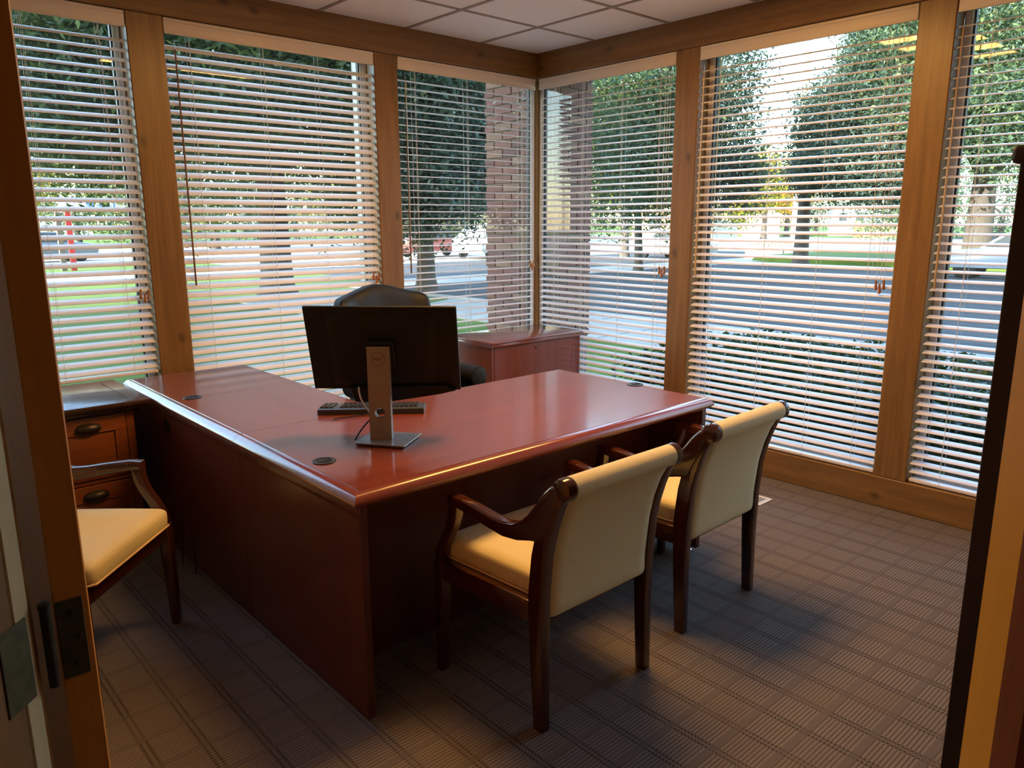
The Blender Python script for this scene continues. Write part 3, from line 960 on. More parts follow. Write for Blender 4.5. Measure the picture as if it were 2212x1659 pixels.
# sitter side is +y in keyboard space (keys read from the far side)
m = MB()
m.prism([(-0.075, 0.0), (0.078, 0.0), (0.080, 0.008), (0.070, 0.014), (-0.060, 0.026), (-0.074, 0.022)], 'x', -0.222, 0.222, 0.003, 2)
m.xf(Tk)
m.build('body', 'grey_plastic', kb, True, kb_c)
m = MB()
for row in range(6):
    yy = 0.056 - row * 0.0195 - (0.006 if row == 5 else 0)
    zz = 0.0165 + (0.056 - yy) * 0.085
    for c_ in range(21):
        xx = -0.207 + c_ * 0.0193 + (0.006 if c_ > 2 else 0) 
        if c_ in (3,) or (c_ == 7 and row != 2) and False:
            continue
        if c_ in (4, 5, 6) and row in (1,):
            continue
        m.hexa([(xx - 0.0085, yy - 0.0085, zz - 0.003), (xx + 0.0085, yy - 0.0085, zz - 0.003), (xx + 0.0085, yy + 0.0085, zz - 0.004), (xx - 0.0085, yy + 0.0085, zz - 0.004)],
               [(xx - 0.0062, yy - 0.0065, zz + 0.006), (xx + 0.0062, yy - 0.0065, zz + 0.006), (xx + 0.0062, yy + 0.0065, zz + 0.0045), (xx - 0.0062, yy + 0.0065, zz + 0.0045)])
m.xf(Tk)
ks = m.build('keys', 'key', kb, False, kb_c)
ks['kind'] = 'stuff'
world_tube(bez([Tk @ Vector((0.0, -0.07, 0.010)), Tk @ Vector((0.0, -0.12, 0.004)), Tk @ Vector((-0.10, -0.11, 0.004)), Tk @ Vector((-0.14, -0.16, 0.0042))]), 0.0025, 'cable', 'black_plastic', kb)

# ------------------------------------------------------------------ guest chairs
def back_y(z):
    pts = [(0.0, 0.0), (0.30, 0.012), (0.45, 0.012), (0.58, 0.0), (0.67, -0.020), (0.74, -0.046), (0.80, -0.080), (0.84, -0.11)]
    for (a, ya), (b, yb) in zip(pts, pts[1:]):
        if z <= b:
            t = (z - a) / (b - a)
            return ya + (yb - ya) * t
    return pts[-1][1]
def make_chair():
    T = thing('guest_chair', 'x', 'chair', (0, 0, 0), 'cream upholstered wooden guest armchairs')
    HW = 0.25
    for s in (-1, 1):
        x0, x1 = s * HW - 0.019, s * HW + 0.019
        zs = [0.0, 0.12, 0.25, 0.38, 0.45, 0.52, 0.58, 0.64, 0.70, 0.75, 0.79]
        wid = [0.038, 0.044, 0.050, 0.058, 0.060, 0.060, 0.058, 0.058, 0.058, 0.056, 0.05]
        poly = [(back_y(z) - w / 2, z) for z, w in zip(zs, wid)] + [(back_y(z) + w / 2, z) for z, w in reversed(list(zip(zs, wid)))]
        MB().prism(poly, 'x', x0, x1, 0.005, 2).build('rear_leg', 'mahogany', T, True)
        up = [(0.405, 0.672), (0.36, 0.676), (0.28, 0.668), (0.20, 0.656), (0.15, 0.652), (0.11, 0.658), (0.075, 0.676), (0.045, 0.704), (0.012, 0.746), (-0.018, 0.788), (-0.044, 0.814), (-0.075, 0.828)]
        lo = [(-0.098, 0.80), (-0.074, 0.75), (-0.035, 0.68), (-0.015, 0.63), (0.035, 0.622), (0.09, 0.607), (0.15, 0.602), (0.22, 0.612), (0.30, 0.628), (0.37, 0.640), (0.405, 0.642)]
        MB().prism(up + lo, 'x', s * HW - 0.021, s * HW + 0.021, 0.010, 3).build('arm', 'mahogany', T, True)
        m = MB()
        fr = [(0.383, 0.645), (0.388, 0.60), (0.402, 0.56), (0.43, 0.51), (0.455, 0.46), (0.460, 0.40)]
        poly = [(p[0] + 0.019, p[1]) for p in fr] + [(p[0] - 0.019, p[1]) for p in reversed(fr)]
        m.prism(poly, 'x', s * HW - 0.016, s * HW + 0.016, 0.004, 2)
        m.build('arm_support', 'mahogany', T, True)
        m = MB()
        m.hexa([(s * HW - 0.015, 0.455, 0), (s * HW + 0.015, 0.455, 0), (s * HW + 0.015, 0.485, 0), (s * HW - 0.015, 0.485, 0)],
               [(s * HW - 0.02, 0.438, 0.42), (s * HW + 0.02, 0.438, 0.42), (s * HW + 0.02, 0.482, 0.42), (s * HW - 0.02, 0.482, 0.42)], 0.005, 2)
        m.build('front_leg', 'mahogany', T, True)
        MB().box(s * HW - 0.014, 0.03, 0.355, s * HW + 0.014, 0.45, 0.425, 0.003, 2).build('side_rail', 'mahogany', T, True)
        # end cap of the roll
        m = MB().lathe([(0.02, -0.021), (0.033, -0.017), (0.036, -0.004), (0.036, 0.010), (0.030, 0.018), (0.012, 0.021)], (s * HW, -0.090, 0.812), 20, 'x')
        m.build('roll_cap', 'mahogany', T, True)
    MB().box(-HW + 0.01, 0.445, 0.36, HW - 0.01, 0.475, 0.425, 0.003, 2).build('front_rail', 'mahogany', T, True)
    MB().box(-HW + 0.01, 0.0, 0.36, HW - 0.01, 0.025, 0.41, 0.003, 2).build('rear_rail', 'mahogany', T, True)
    def crown(p):
        q = Vector(p)
        if q.z > 0.46:
            q.z += 0.016 * (1 - (q.x / 0.24) ** 2) * (1 - ((q.y - 0.26) / 0.25) ** 2)
        return q
    m = MB().rbox((0, 0.262, 0.457), (0.462, 0.47, 0.078), 0.028, 11, crown)
    st = m.build('seat', 'fabric_seat', T, True, ang=80)
    e = [(-0.231, 0.04), (-0.231, 0.475), (-0.215, 0.496), (0.215, 0.496), (0.231, 0.475), (0.231, 0.04)]
    MB().tube([(x, y, 0.428) for x, y in e], 0.004, 6).build('piping', 'piping', st, True)
    # back
    def bend(p):
        q = Vector(p)
        q.y += back_y(q.z)
        return q
    m = MB().rbox((0, -0.002, 0.590), (0.463, 0.056, 0.44), 0.018, 11, bend)
    m.tube([(-0.232, -0.090, 0.812), (0, -0.090, 0.812), (0.232, -0.090, 0.812)], 0.0345, 24)
    m.build('backrest', 'fabric_back', T, True, ang=60)
    for ch in list(T.children) + [c for h in T.children for c in h.children]:      # the seat widens towards the front
        for v in ch.data.vertices:
            v.co.x *= 1 + 0.115 * max(0.0, min(1.1, v.co.y / 0.46))
    return T
def copy_tree(o, parent=None):
    c = o.copy()
    COL.objects.link(c)
    c.parent = parent
    for ch in list(o.children):
        copy_tree(ch, c)
    return c
chA = make_chair()
chA['label'] = 'cream guest armchair pulled up to the desk nearest the doorway'
chA.location = (1.711, 1.487, 0)
chB = copy_tree(chA)
chB['label'] = 'cream guest armchair at the right end of the desk, nearest the street windows'
chB.location = (2.510, 1.544, 0)
chB.rotation_euler.z = math.radians(1.5)
chC = copy_tree(chA)
chC['label'] = 'cream guest armchair by the wooden file cabinet, half hidden by the open door'
chC.location = (0.312, 3.05, 0)
chC.rotation_euler.z = math.radians(-134)

# ------------------------------------------------------------------ executive chair
ec = thing('office_chair', 'black leather high-back executive chair behind the desk', 'chair', (2.27, 3.22, 0))
EB = Vector((2.27, 3.22, 0))
def epart(m, name, mat, parent=None, smooth=True, ang=60):
    m.xf(Matrix.Translation(EB) @ Matrix.Rotation(math.radians(180 + 4), 4, 'Z'))
    return m.build(name, mat, parent or ec, smooth, EB, ang)
# local: faces +y
def ebend(p):
    q = Vector(p)
    t = max(0.0, (q.z - 0.50) / 0.68)
    front = q.y > -0.25
    q.y += -0.09 * t - 0.05 * t * t + 0.06 * (q.x / 0.29) ** 2
    if front:
        q.y -= 0.007 * (0.5 + 0.5 * math.cos(q.x / 0.29 * math.pi * 3.0)) * min(1, t * 2)
    if q.z > 0.85:
        k_ = (q.z - 0.85) / 0.33
        q.z += k_ * (0.045 * math.exp(-(q.x / 0.15) ** 2) - 0.02 * abs(q.x / 0.29) ** 3)
    return q
epart(MB().rbox((0, -0.25, 0.83), (0.60, 0.11, 0.69), 0.04, 23, ebend), 'backrest', 'leather')
epart(MB().rbox((0, 0.03, 0.49), (0.52, 0.54, 0.14), 0.05, 11), 'seat', 'leather')
for s in (-1, 1):
    m = MB()
    m.tube([(s * 0.295, -0.22, 0.715), (s * 0.295, 0.0, 0.725), (s * 0.295, 0.12, 0.722)], 0.060, 20)
    arm = epart(m, 'armrest', 'leather', ang=50)
    m = MB()
    poly = [(-0.20, 0.42), (0.08, 0.42), (0.11, 0.70), (-0.2, 0.70)]
    m.prism(poly, 'x', s * 0.272, s * 0.32, 0.012, 2)
    epart(m, 'arm_panel', 'leather')
    m = MB().lathe([(0.050, 0.118), (0.056, 0.124), (0.044, 0.128)], (s * 0.295, 0, 0.722), 20, 'y')
    epart(m, 'arm_cap', 'leather', arm)
epart(MB().tube([(0, 0, 0.08), (0, 0, 0.42)], 0.03, 14), 'gas_column', 'black_plastic')
epart(MB().box(-0.13, -0.15, 0.39, 0.13, 0.15, 0.43, 0.008), 'seat_mechanism', 'black_plastic')
for k in range(5):
    t = 2 * math.pi * k / 5 + 0.3
    c_, s_ = math.cos(t), math.sin(t)
    leg = epart(MB().tube([(0, 0, 0.10), (0.15 * c_, 0.15 * s_, 0.095), (0.30 * c_, 0.30 * s_, 0.07)], [0.034, 0.028, 0.02], 8), 'star_leg', 'mahogany')
    m = MB()
    m.tube([(0.30 * c_ - 0.022 * s_, 0.30 * s_ + 0.022 * c_, 0.029), (0.30 * c_ + 0.022 * s_, 0.30 * s_ - 0.022 * c_, 0.029)], 0.028, 14)
    epart(m, 'caster', 'black_plastic', leg)

# ------------------------------------------------------------------ credenza
cd = thing('credenza', 'low cherry file credenza in the window corner', 'cabinet', (3.25, 3.80, 0))
CX0, CX1, CY0, CY1 = 3.232, 4.132, 3.783, 4.275
m = MB()
m.box(CX0, CY0, ZT - 0.018, CX1, CY1, ZT, 0.006, 3).box(CX0 + 0.006, CY0 + 0.006, ZT - 0.040, CX1 - 0.004, CY1 - 0.004, ZT - 0.017, 0.005, 2)
m.build('top', 'cherry_x', cd, True)
m = MB()
m.box(CX0 + 0.018, CY0 + 0.022, 0.0, CX0 + 0.04, CY1 - 0.01, ZT - 0.039, 0.001).box(CX1 - 0.035, CY0 + 0.022, 0.0, CX1 - 0.013, CY1 - 0.01, ZT - 0.039, 0.001)
m.box(CX0 + 0.04, CY1 - 0.03, 0.05, CX1 - 0.035, CY1 - 0.012, ZT - 0.039).box(CX0 + 0.04, CY0 + 0.04, 0.0, CX1 - 0.035, CY0 + 0.055, 0.07)
m.build('body', 'cherry_cred', cd)
for z0, z1 in ((0.075, 0.395), (0.40, ZT - 0.043)):
    d_ = MB().box(CX0 + 0.042, CY0 + 0.020, z0, CX1 - 0.060, CY0 + 0.040, z1, 0.002).build('drawer', 'cherry_cred', cd)
    if z0 > 0.2:
        MB().lathe([(0.009, 0.0), (0.009, -0.004), (0.006, -0.005)], ((CX0 + CX1) / 2 - 0.02, CY0 + 0.020, z1 - 0.035), 14, 'y').build('lock', 'bronze_dark', d_, True)
MB().box(CX1 - 0.058, CY0 + 0.024, 0.0, CX1 - 0.037, CY0 + 0.04, ZT - 0.040, 0.002).build('stile', 'cherry_cred', cd)

# ------------------------------------------------------------------ file cabinet
fc = thing('file_cabinet', 'small two-drawer wooden file cabinet with dark top beside the desk', 'cabinet', (0.79, 3.74, 0))
FX0, FX1, FY0, FY1, FZ = 0.590, 0.985, 3.745, 4.27, 0.750
m = MB()
m.box(FX0 - 0.065, FY0 - 0.05, FZ - 0.022, FX1 + 0.065, FY1 + 0.02, FZ, 0.005, 2)
m.box(FX0 - 0.050, FY0 - 0.035, FZ - 0.036, FX1 + 0.050, FY1, FZ - 0.021, 0.004, 2)
m.box(FX0 - 0.025, FY0 - 0.020, FZ - 0.055, FX1 + 0.025, FY1, FZ - 0.035, 0.006, 2)
top = m.build('top', 'cab_top', fc, True)
for (a, b, c_, d_) in ((FX1 - 0.012, FY0 + 0.03, FX1 - 0.0105, FY1 - 0.05), (FX0 + 0.0105, FY0 + 0.03, FX0 + 0.012, FY1 - 0.05), (FX0 + 0.012, FY0 + 0.03, FX1 - 0.012, FY0 + 0.0315)):
    MB().box(a, b, FZ - 0.001, c_, d_, FZ + 0.0004).build('groove', 'slot', top)
m = MB()
m.box(FX0, FY0, 0.0, FX0 + 0.035, FY1, FZ - 0.055, 0.002).box(FX1 - 0.035, FY0, 0.0, FX1, FY1, FZ - 0.055, 0.002)
m.box(FX0 + 0.035, FY1 - 0.02, 0.02, FX1 - 0.035, FY1, FZ - 0.055)
m.box(FX0 + 0.035, FY0 + 0.004, 0.375, FX1 - 0.035, FY0 + 0.03, 0.392, 0.001).box(FX0 + 0.035, FY0 + 0.004, 0.03, FX1 - 0.035, FY0 + 0.03, 0.07, 0.001)
m.build('body', 'cab_wood', fc)
m = MB().box(FX0 - 0.012, FY0 - 0.014, 0.0, FX1 + 0.012, FY0, 0.065, 0.006, 2)
m.build('plinth', 'cab_wood', fc, True)
for z0, z1 in ((0.075, 0.370), (0.397, 0.690)):
    a, b = FX0 + 0.037, FX1 - 0.037
    dd = MB().box(a, FY0 - 0.004, z0, b, FY0 + 0.016, z1, 0.004, 2).build('drawer', 'cab_wood', fc, True)
    m = MB()
    # raised panel with frame moulding
    for (q0, q1, w0, w1) in ((a + 0.045, b - 0.045, z0 + 0.04, z0 + 0.048), (a + 0.045, b - 0.045, z1 - 0.075, z1 - 0.067)):
        m.box(q0, FY0 - 0.010, w0, q1, FY0 - 0.004, w1, 0.003, 2)
    m.box(a + 0.045, FY0 - 0.010, z0 + 0.048, a + 0.053, FY0 - 0.004, z1 - 0.075, 0.003, 2).box(b - 0.053, FY0 - 0.010, z0 + 0.048, b - 0.045, FY0 - 0.004, z1 - 0.075, 0.003, 2)
    m.hexa([(a + 0.058, FY0 - 0.004, z0 + 0.053), (b - 0.058, FY0 - 0.004, z0 + 0.053), (b - 0.058, FY0 - 0.004, z1 - 0.08), (a + 0.058, FY0 - 0.004, z1 - 0.08)],
           [(a + 0.070, FY0 - 0.009, z0 + 0.065), (b - 0.070, FY0 - 0.009, z0 + 0.065), (b - 0.070, FY0 - 0.009, z1 - 0.092), (a + 0.070, FY0 - 0.009, z1 - 0.092)])
    m.build('drawer_panel', 'cab_wood', dd, True)
    # cup pull
    m = MB()
    cx, cz = (a + b) / 2, z1 - 0.050
    NA, NB = 16, 8
    R = []
    for i in range(NA + 1):
        t = math.pi * i / NA
        row = []
        for j in range(NB + 1):
            p = -0.45 + (math.pi / 2 + 0.45) * j / NB
            row.append(m.bm.verts.new((cx - 0.054 * math.cos(t) * max(0.0, math.cos(p)) ** 0.7, FY0 - 0.005 - 0.030 * math.sin(t) * math.cos(p), cz + 0.026 * math.sin(p))))
        R.append(row)
    for i in range(NA):
        for j in range(NB):
            m.bm.faces.new((R[i][j], R[i + 1][j], R[i + 1][j + 1], R[i][j + 1]))
    bmesh.ops.remove_doubles(m.bm, verts=m.bm.verts[:], dist=0.0004)
    bmesh.ops.recalc_face_normals(m.bm, faces=m.bm.faces[:])
    m.build('cup_pull', 'bronze_dark', dd, True, ang=80)
# loose grey cable between cabinet and desk
pc = world_tube(bez([(1.035, 3.42, 0.004), (1.04, 3.38, 0.10), (1.02, 3.36, 0.34), (1.045, 3.30, 0.36), (1.05, 3.28, 0.20), (1.055, 3.30, 0.004)], 24), 0.003, 'power_cord', 'grey_plastic', None)
tag(pc, 'thin grey cord looping up beside the desk end panel', 'cord')

# ------------------------------------------------------------------ bookcase
bc = thing('bookcase', 'tall dark brown bookcase standing just inside the doorway', 'bookcase', (1.69, 0.30, 0))
BX0, BX1, BY0, BY1, BZ = 1.690, 2.50, YS + 0.008, 0.452, 1.675
for a, b in ((BX0, BX0 + 0.022), (BX1 - 0.022, BX1)):
    MB().box(a, BY0, 0, b, BY1, BZ - 0.02, 0.002).build('side_panel', 'book_wood', bc)
MB().box(BX0 + 0.022, BY0, 0.0, BX1 - 0.022, BY0 + 0.008, BZ - 0.02).build('back_panel', 'book_wood', bc)
m = MB().box(BX0 - 0.012, BY0, BZ - 0.022, BX1 + 0.012, BY1 + 0.014, BZ + 0.012, 0.010, 3)
m.build('top', 'book_wood', bc, True)
for z in (0.08, 0.40, 0.72, 1.04, 1.36):
    MB().box(BX0 + 0.022, BY0 + 0.008, z - 0.01, BX1 - 0.022, BY1 - 0.01, z + 0.01, 0.002).build('shelf', 'book_wood', bc)
MB().box(BX0 + 0.022, BY1 - 0.02, 0.0, BX1 - 0.022, BY1 - 0.006, 0.07).build('kick_board', 'book_wood', bc)

# ------------------------------------------------------------------ floor register
vr = thing('floor_register', 'white louvred heating register set in the carpet under the window', 'vent', (3.75, 2.17, 0))
VX0, VX1, VY0, VY1 = 3.678, 3.818, 2.022, 2.332
m = MB()
m.box(VX0, VY0, 0.0, VX0 + 0.02, VY1, 0.006, 0.002).box(VX1 - 0.02, VY0, 0.0, VX1, VY1, 0.006, 0.002)
m.box(VX0 + 0.02, VY0, 0.0, VX1 - 0.02, VY0 + 0.022, 0.006, 0.002).box(VX0 + 0.02, VY1 - 0.022, 0.0, VX1 - 0.02, VY1, 0.006, 0.002)
m.build('frame', 'white_metal', vr)
MB().box(VX0 + 0.02, VY0 + 0.022, 0.0004, VX1 - 0.02, VY1 - 0.022, 0.0012).build('duct_opening', 'slot', vr)
lv = MB().box(-0.05, -0.004, 0.0012, 0.05, 0.004, 0.005, 0.001).mesh('louvre', 'white_metal')
nl = 15
for i in range(nl):
    o = link('louvre', lv, vr)
    o.location = (0, VY0 + 0.03 + (VY1 - VY0 - 0.06) * i / (nl - 1) - 2.17, 0)

# ================================================================== OUTDOORS
GZ = -0.30
def slab(name, label, poly, z, th, mat, kind='structure'):
    o = MB().prism(poly, 'z', z - th, z).build(name, mat)
    return tag(o, label, kind=kind)
def rect(x0, y0, x1, y1):
    return [(x0, y0), (x1, y0), (x1, y1), (x0, y1)]
slab('ground_lawn', 'green lawn around the building', rect(-120, -120, 260, 260), GZ, 0.3, 'grass')
slab('planting_bed', 'dark planting bed under the street windows', rect(X + 0.25, -6, 7.75, 4.2), GZ + 0.01, 0.2, 'gravel')
slab('sidewalk_street', 'pale concrete pavement along the street', rect(9.1, -80, 11.35, 12.6), GZ + 0.03, 0.2, 'concrete')
slab('sidewalk_corner', 'concrete walk at the street corner', [(7.2, 13.0), (9.1, 12.6), (11.35, 12.6), (11.35, 18.6), (7.2, 18.6)], GZ + 0.03, 0.2, 'concrete')
slab('grass_island', 'small triangle of grass in the corner walk', [(9.6, 13.9), (11.1, 14.6), (11.0, 16.3), (9.9, 15.9)], GZ + 0.05, 0.2, 'grass')
slab('sidewalk_north', 'sunlit pavement beside the side street', rect(11.35, 18.6, 40, 21.0), GZ + 0.03, 0.2, 'concrete')
slab('road_street', 'grey asphalt street outside the right-hand windows', rect(11.6, -90, 29.5, 18.6), GZ + 0.015, 0.2, 'asphalt')
slab('road_side', 'grey asphalt side street beyond the corner', rect(13.5, 21.0, 120, 29.0), GZ + 0.015, 0.2, 'asphalt')
slab('kerb_near', 'concrete kerb along the near side of the street', rect(11.35, -80, 11.6, 18.6), GZ + 0.06, 0.2, 'concrete')
slab('kerb_far', 'concrete kerb along the far side of the street', rect(29.5, -80, 29.9, 18.6), GZ + 0.10, 0.2, 'concrete')
slab('path_north', 'pale path across the north lawn', rect(-60, 27.0, 13.5, 33.5), GZ + 0.015, 0.2, 'concrete')
slab('parking_north', 'bright pavement beyond the north lawn', rect(-60, 39.5, 40, 62), GZ + 0.015, 0.2, 'concrete')
slab('parking_corner', 'bright pavement across the side street', rect(13.5, 29.0, 60, 39.5), GZ + 0.016, 0.2, 'concrete')
slab('parking_east', 'bright pale pavement across the street', rect(42, 6, 84, 75), GZ + 0.02, 0.2, 'concrete')
m = MB()
for yy in np.arange(-10, 12, 1.5):
    m.box(9.1, yy - 0.012, GZ + 0.02, 11.35, yy + 0.012, GZ + 0.0315)
o = m.build('pavement_joint', 'asphalt')
tag(o, 'scored joints across the street pavement', kind='structure')
# unseen roofs and masses added for shade, then the brick corner pillar
o = MB().box(-12, -14, 15.5, 5.0, 5.0, 15.8).build('shade_mass_cap', 'casing_pale')  # caps the shading mass, out of view
tag(o, 'unseen flat cap on the added shading mass above the room', kind='structure')
o = MB().box(X + 0.25, -14, 2.84, 5.25, 5.3, 3.0).build('low_shade_roof', 'casing_pale')  # unseen, added to darken the pillar's south face and the east slats
tag(o, 'unseen low roof over the street windows, added to shade the pillar', kind='structure')
o = MB().box(-12, -14, ZC + 0.15, X + 0.25, Y + 0.25, 15.5).build('upper_shade_mass', 'mortar')  # unseen, made tall enough to shade the road and street trees
tag(o, 'unseen building mass above the room, its height shaped to shade the street', kind='structure')
o = MB().box(-34, 5.0, GZ, -12, 19.6, 15).build('west_shade_block', 'mortar')  # unseen block added to keep the near lawn and trees in shade
tag(o, 'unseen block out of view to the left, added to shade the lawn', kind='structure')

bp = thing('brick_pillar', 'red-brown brick pillar outside the corner window', 'pillar', (4.72, 4.90, GZ))
PX0, PX1, PY0, PY1 = 4.36, 5.12, 4.62, 5.17
MB().box(PX0 + 0.012, PY0 + 0.012, GZ, PX1 - 0.012, PY1 - 0.012, 2.84).build('mortar_core', 'mortar', bp)
CH, BL = 0.0700, 0.205
bm_cache = {}
def brick(x0, y0, x1, y1, z, mi):
    k = (round(x1 - x0, 4), round(y1 - y0, 4), mi)
    if k not in bm_cache:
        bm_cache[k] = MB().box(-k[0] / 2, -k[1] / 2, 0, k[0] / 2, k[1] / 2, CH - 0.011, 0.0025).mesh('brick', BRK[mi])
    o = link('brick', bm_cache[k], bp)
    o.location = ((x0 + x1) / 2 - 4.72, (y0 + y1) / 2 - 4.90, z - GZ)
nb = 0
z = GZ
row = 0
BD = 0.03
while z < 2.76:
    # west face (bricks along y) and south face (bricks along x)
    s0 = PY0 + (0.0 if row % 2 else -0.105)
    while s0 < PY1 - 0.02:
        a, b = max(PY0, s0), min(PY1, s0 + BL)
        if b - a > 0.03 and z > 0.5:
            brick(PX0, a, PX0 + BD, b, z, random.randrange(5))
            nb += 1
        s0 += BL + 0.011
    s0 = PX0 + BD + 0.011 + (-0.105 if row % 2 else 0.0)
    while s0 < PX1 - 0.02:
        a, b = max(PX0 + BD + 0.011, s0), min(PX1, s0 + BL)
        if b - a > 0.03 and z > 0.5:
            brick(a, PY0, b, PY0 + BD, z, random.randrange(5))
            nb += 1
        s0 += BL + 0.011
    z += CH
    row += 1

# ---- foliage
def leaves_mesh(name, pts, size, mat, droop=0.4, aspect=0.38):
    """pts Nx3 leaf positions -> one mesh of folded rhombic leaves"""
    N = len(pts)
    az = rng.uniform(0, 2 * np.pi, N)
    el = rng.normal(-droop, 0.45, N)
    d = np.stack([np.cos(az) * np.cos(el), np.sin(az) * np.cos(el), np.sin(el)], 1)
    s = np.stack([-np.sin(az), np.cos(az), np.zeros(N)], 1)
    rl = rng.normal(0, 0.7, N)
    up = np.cross(d, s)
    s = s * np.cos(rl)[:, None] + up * np.sin(rl)[:, None]
    L = size * rng.uniform(0.6, 1.3, N)[:, None]
    Wd = L * aspect
    v = np.empty((N, 4, 3))
    v[:, 0] = pts - d * L * 0.5
    v[:, 1] = pts + s * Wd * 0.5
    v[:, 2] = pts + d * L * 0.5
    v[:, 3] = pts - s * Wd * 0.5
    me = bpy.data.meshes.new(name)
    me.vertices.add(N * 4)
    me.vertices.foreach_set('co', v.reshape(-1).astype(np.float32))
    me.loops.add(N * 4)
    me.loops.foreach_set('vertex_index', np.arange(N * 4, dtype=np.int32))
    me.polygons.add(N)
    me.polygons.foreach_set('loop_start', np.arange(N, dtype=np.int32) * 4)
    me.update(calc_edges=True)
    at = me.attributes.new('rnd', 'FLOAT', 'POINT')
    at.data.foreach_set('value', np.repeat(rng.random(N), 4).astype(np.float32))
    me.materials.append(MT[mat])
    return me
def blob_points(blobs, n, clump=0.5, per=26):
    """clusters of leaves in the outer part of ellipsoids (cx,cy,cz,rx,ry,rz)"""
    vol = np.array([b[3] * b[4] * b[5] for b in blobs])
    share = vol ** 0.75
    share /= share.sum()
    out = []
    for b, w in zip(blobs, share):
        nc = max(4, int(n * w / per))
        u = rng.normal(size=(nc, 3))
        u /= np.linalg.norm(u, axis=1)[:, None]
        r = rng.uniform(0.35, 1.0, nc) ** 0.5
        c = np.array(b[:3]) + u * r[:, None] * np.array(b[3:6])
        p = np.repeat(c, per, 0) + rng.normal(size=(nc * per, 3)) * clump * np.array([1, 1, 0.75])
        out.append(p)
    return np.concatenate(out)
def tree(name, label, base, trunk_h, trunk_r, blobs, n, size, leaf, bark='bark', clump=0.45, group='trees outside the windows', lean=(0, 0), limbs=True):
    bx_, by_ = base
    T = thing(name, label, 'tree', (bx_, by_, GZ), group)
    m = MB()
    top = Vector((bx_ + lean[0], by_ + lean[1], GZ + trunk_h))
    pts = [Vector((bx_, by_, GZ - 0.1)), Vector((bx_, by_, GZ + 0.35)), Vector((bx_ + lean[0] * 0.3, by_ + lean[1] * 0.3, GZ + trunk_h * 0.5)), top]
    m.tube(pts, [trunk_r * 1.5, trunk_r * 1.05, trunk_r * 0.9, trunk_r * 0.75], 14)
    m.build('trunk', bark, T, True)
    if limbs:
        for b in blobs:
            c = Vector(b[:3])
            mid = top.lerp(c, 0.5) + Vector((random.uniform(-.4, .4), random.uniform(-.4, .4), random.uniform(0.0, 0.5)))
            mm = MB().tube([top - Vector((0, 0, 0.3)), top.lerp(mid, 0.5), mid, c], [trunk_r * 0.55, trunk_r * 0.4, trunk_r * 0.28, trunk_r * 0.1], 8)
            for q in range(4):
                e = c + Vector((random.uniform(-1, 1) * b[3], random.uniform(-1, 1) * b[4], random.uniform(-1, 0.6) * b[5])) * 0.8
                mm.tube([mid, mid.lerp(e, 0.5) + Vector((0, 0, 0.2)), e], [trunk_r * 0.14, trunk_r * 0.09, trunk_r * 0.03], 5)
            mm.build('branch', bark, T, True)
    me = leaves_mesh('foliage', blob_points(blobs, n, clump) - np.array([bx_, by_, GZ]), size, leaf)
    o = link('foliage', me, T)
    o['kind'] = 'stuff'
    return T
def pol(yaw_deg, d, z=0):
    a = math.radians(yaw_deg)
    return (d * math.cos(a), d * math.sin(a), z)
def B(yaw_deg, d, z, rx, ry, rz):
    p = pol(yaw_deg, d)
    return (p[0], p[1], z, rx, ry, rz)

# big lawn tree in the middle-left window
tree('lawn_tree', 'thick-trunked green tree on the lawn behind the monitor', (8.6, 18.5), 3.4, 0.40,
     [B(65, 20, 6.5, 4.5, 4.5, 2.6), B(72, 19, 5.6, 3.0, 3.0, 2.4), B(58, 20, 5.4, 3.0, 3.0, 2.6), B(68, 18, 4.6, 2.2, 2.0, 1.3), B(61, 19, 4.5, 2.2, 2.0, 1.4), B(70.5, 22, 3.4, 2.2, 2.2, 1.9), B(59.5, 21.5, 2.9, 1.6, 2.2, 1.7), B(75, 21, 5.6, 2.2, 2.2, 2.4)], 110000, 0.20, 'leaf_ash')
tree('weeping_tree', 'dense drooping green tree beside the brick pillar', (12.2, 17.0), 2.2, 0.25,
     [B(54.0, 20.0, 5.6, 3.0, 3.0, 3.0), B(55.5, 19.0, 3.2, 1.5, 1.5, 2.2), B(51.8, 20.5, 3.5, 1.7, 1.7, 2.2), B(53.5, 19.0, 2.6, 1.1, 1.1, 1.4), B(50.0, 21.0, 5.0, 2.0, 2.0, 2.6)], 100000, 0.17, 'leaf_dark', clump=0.32)
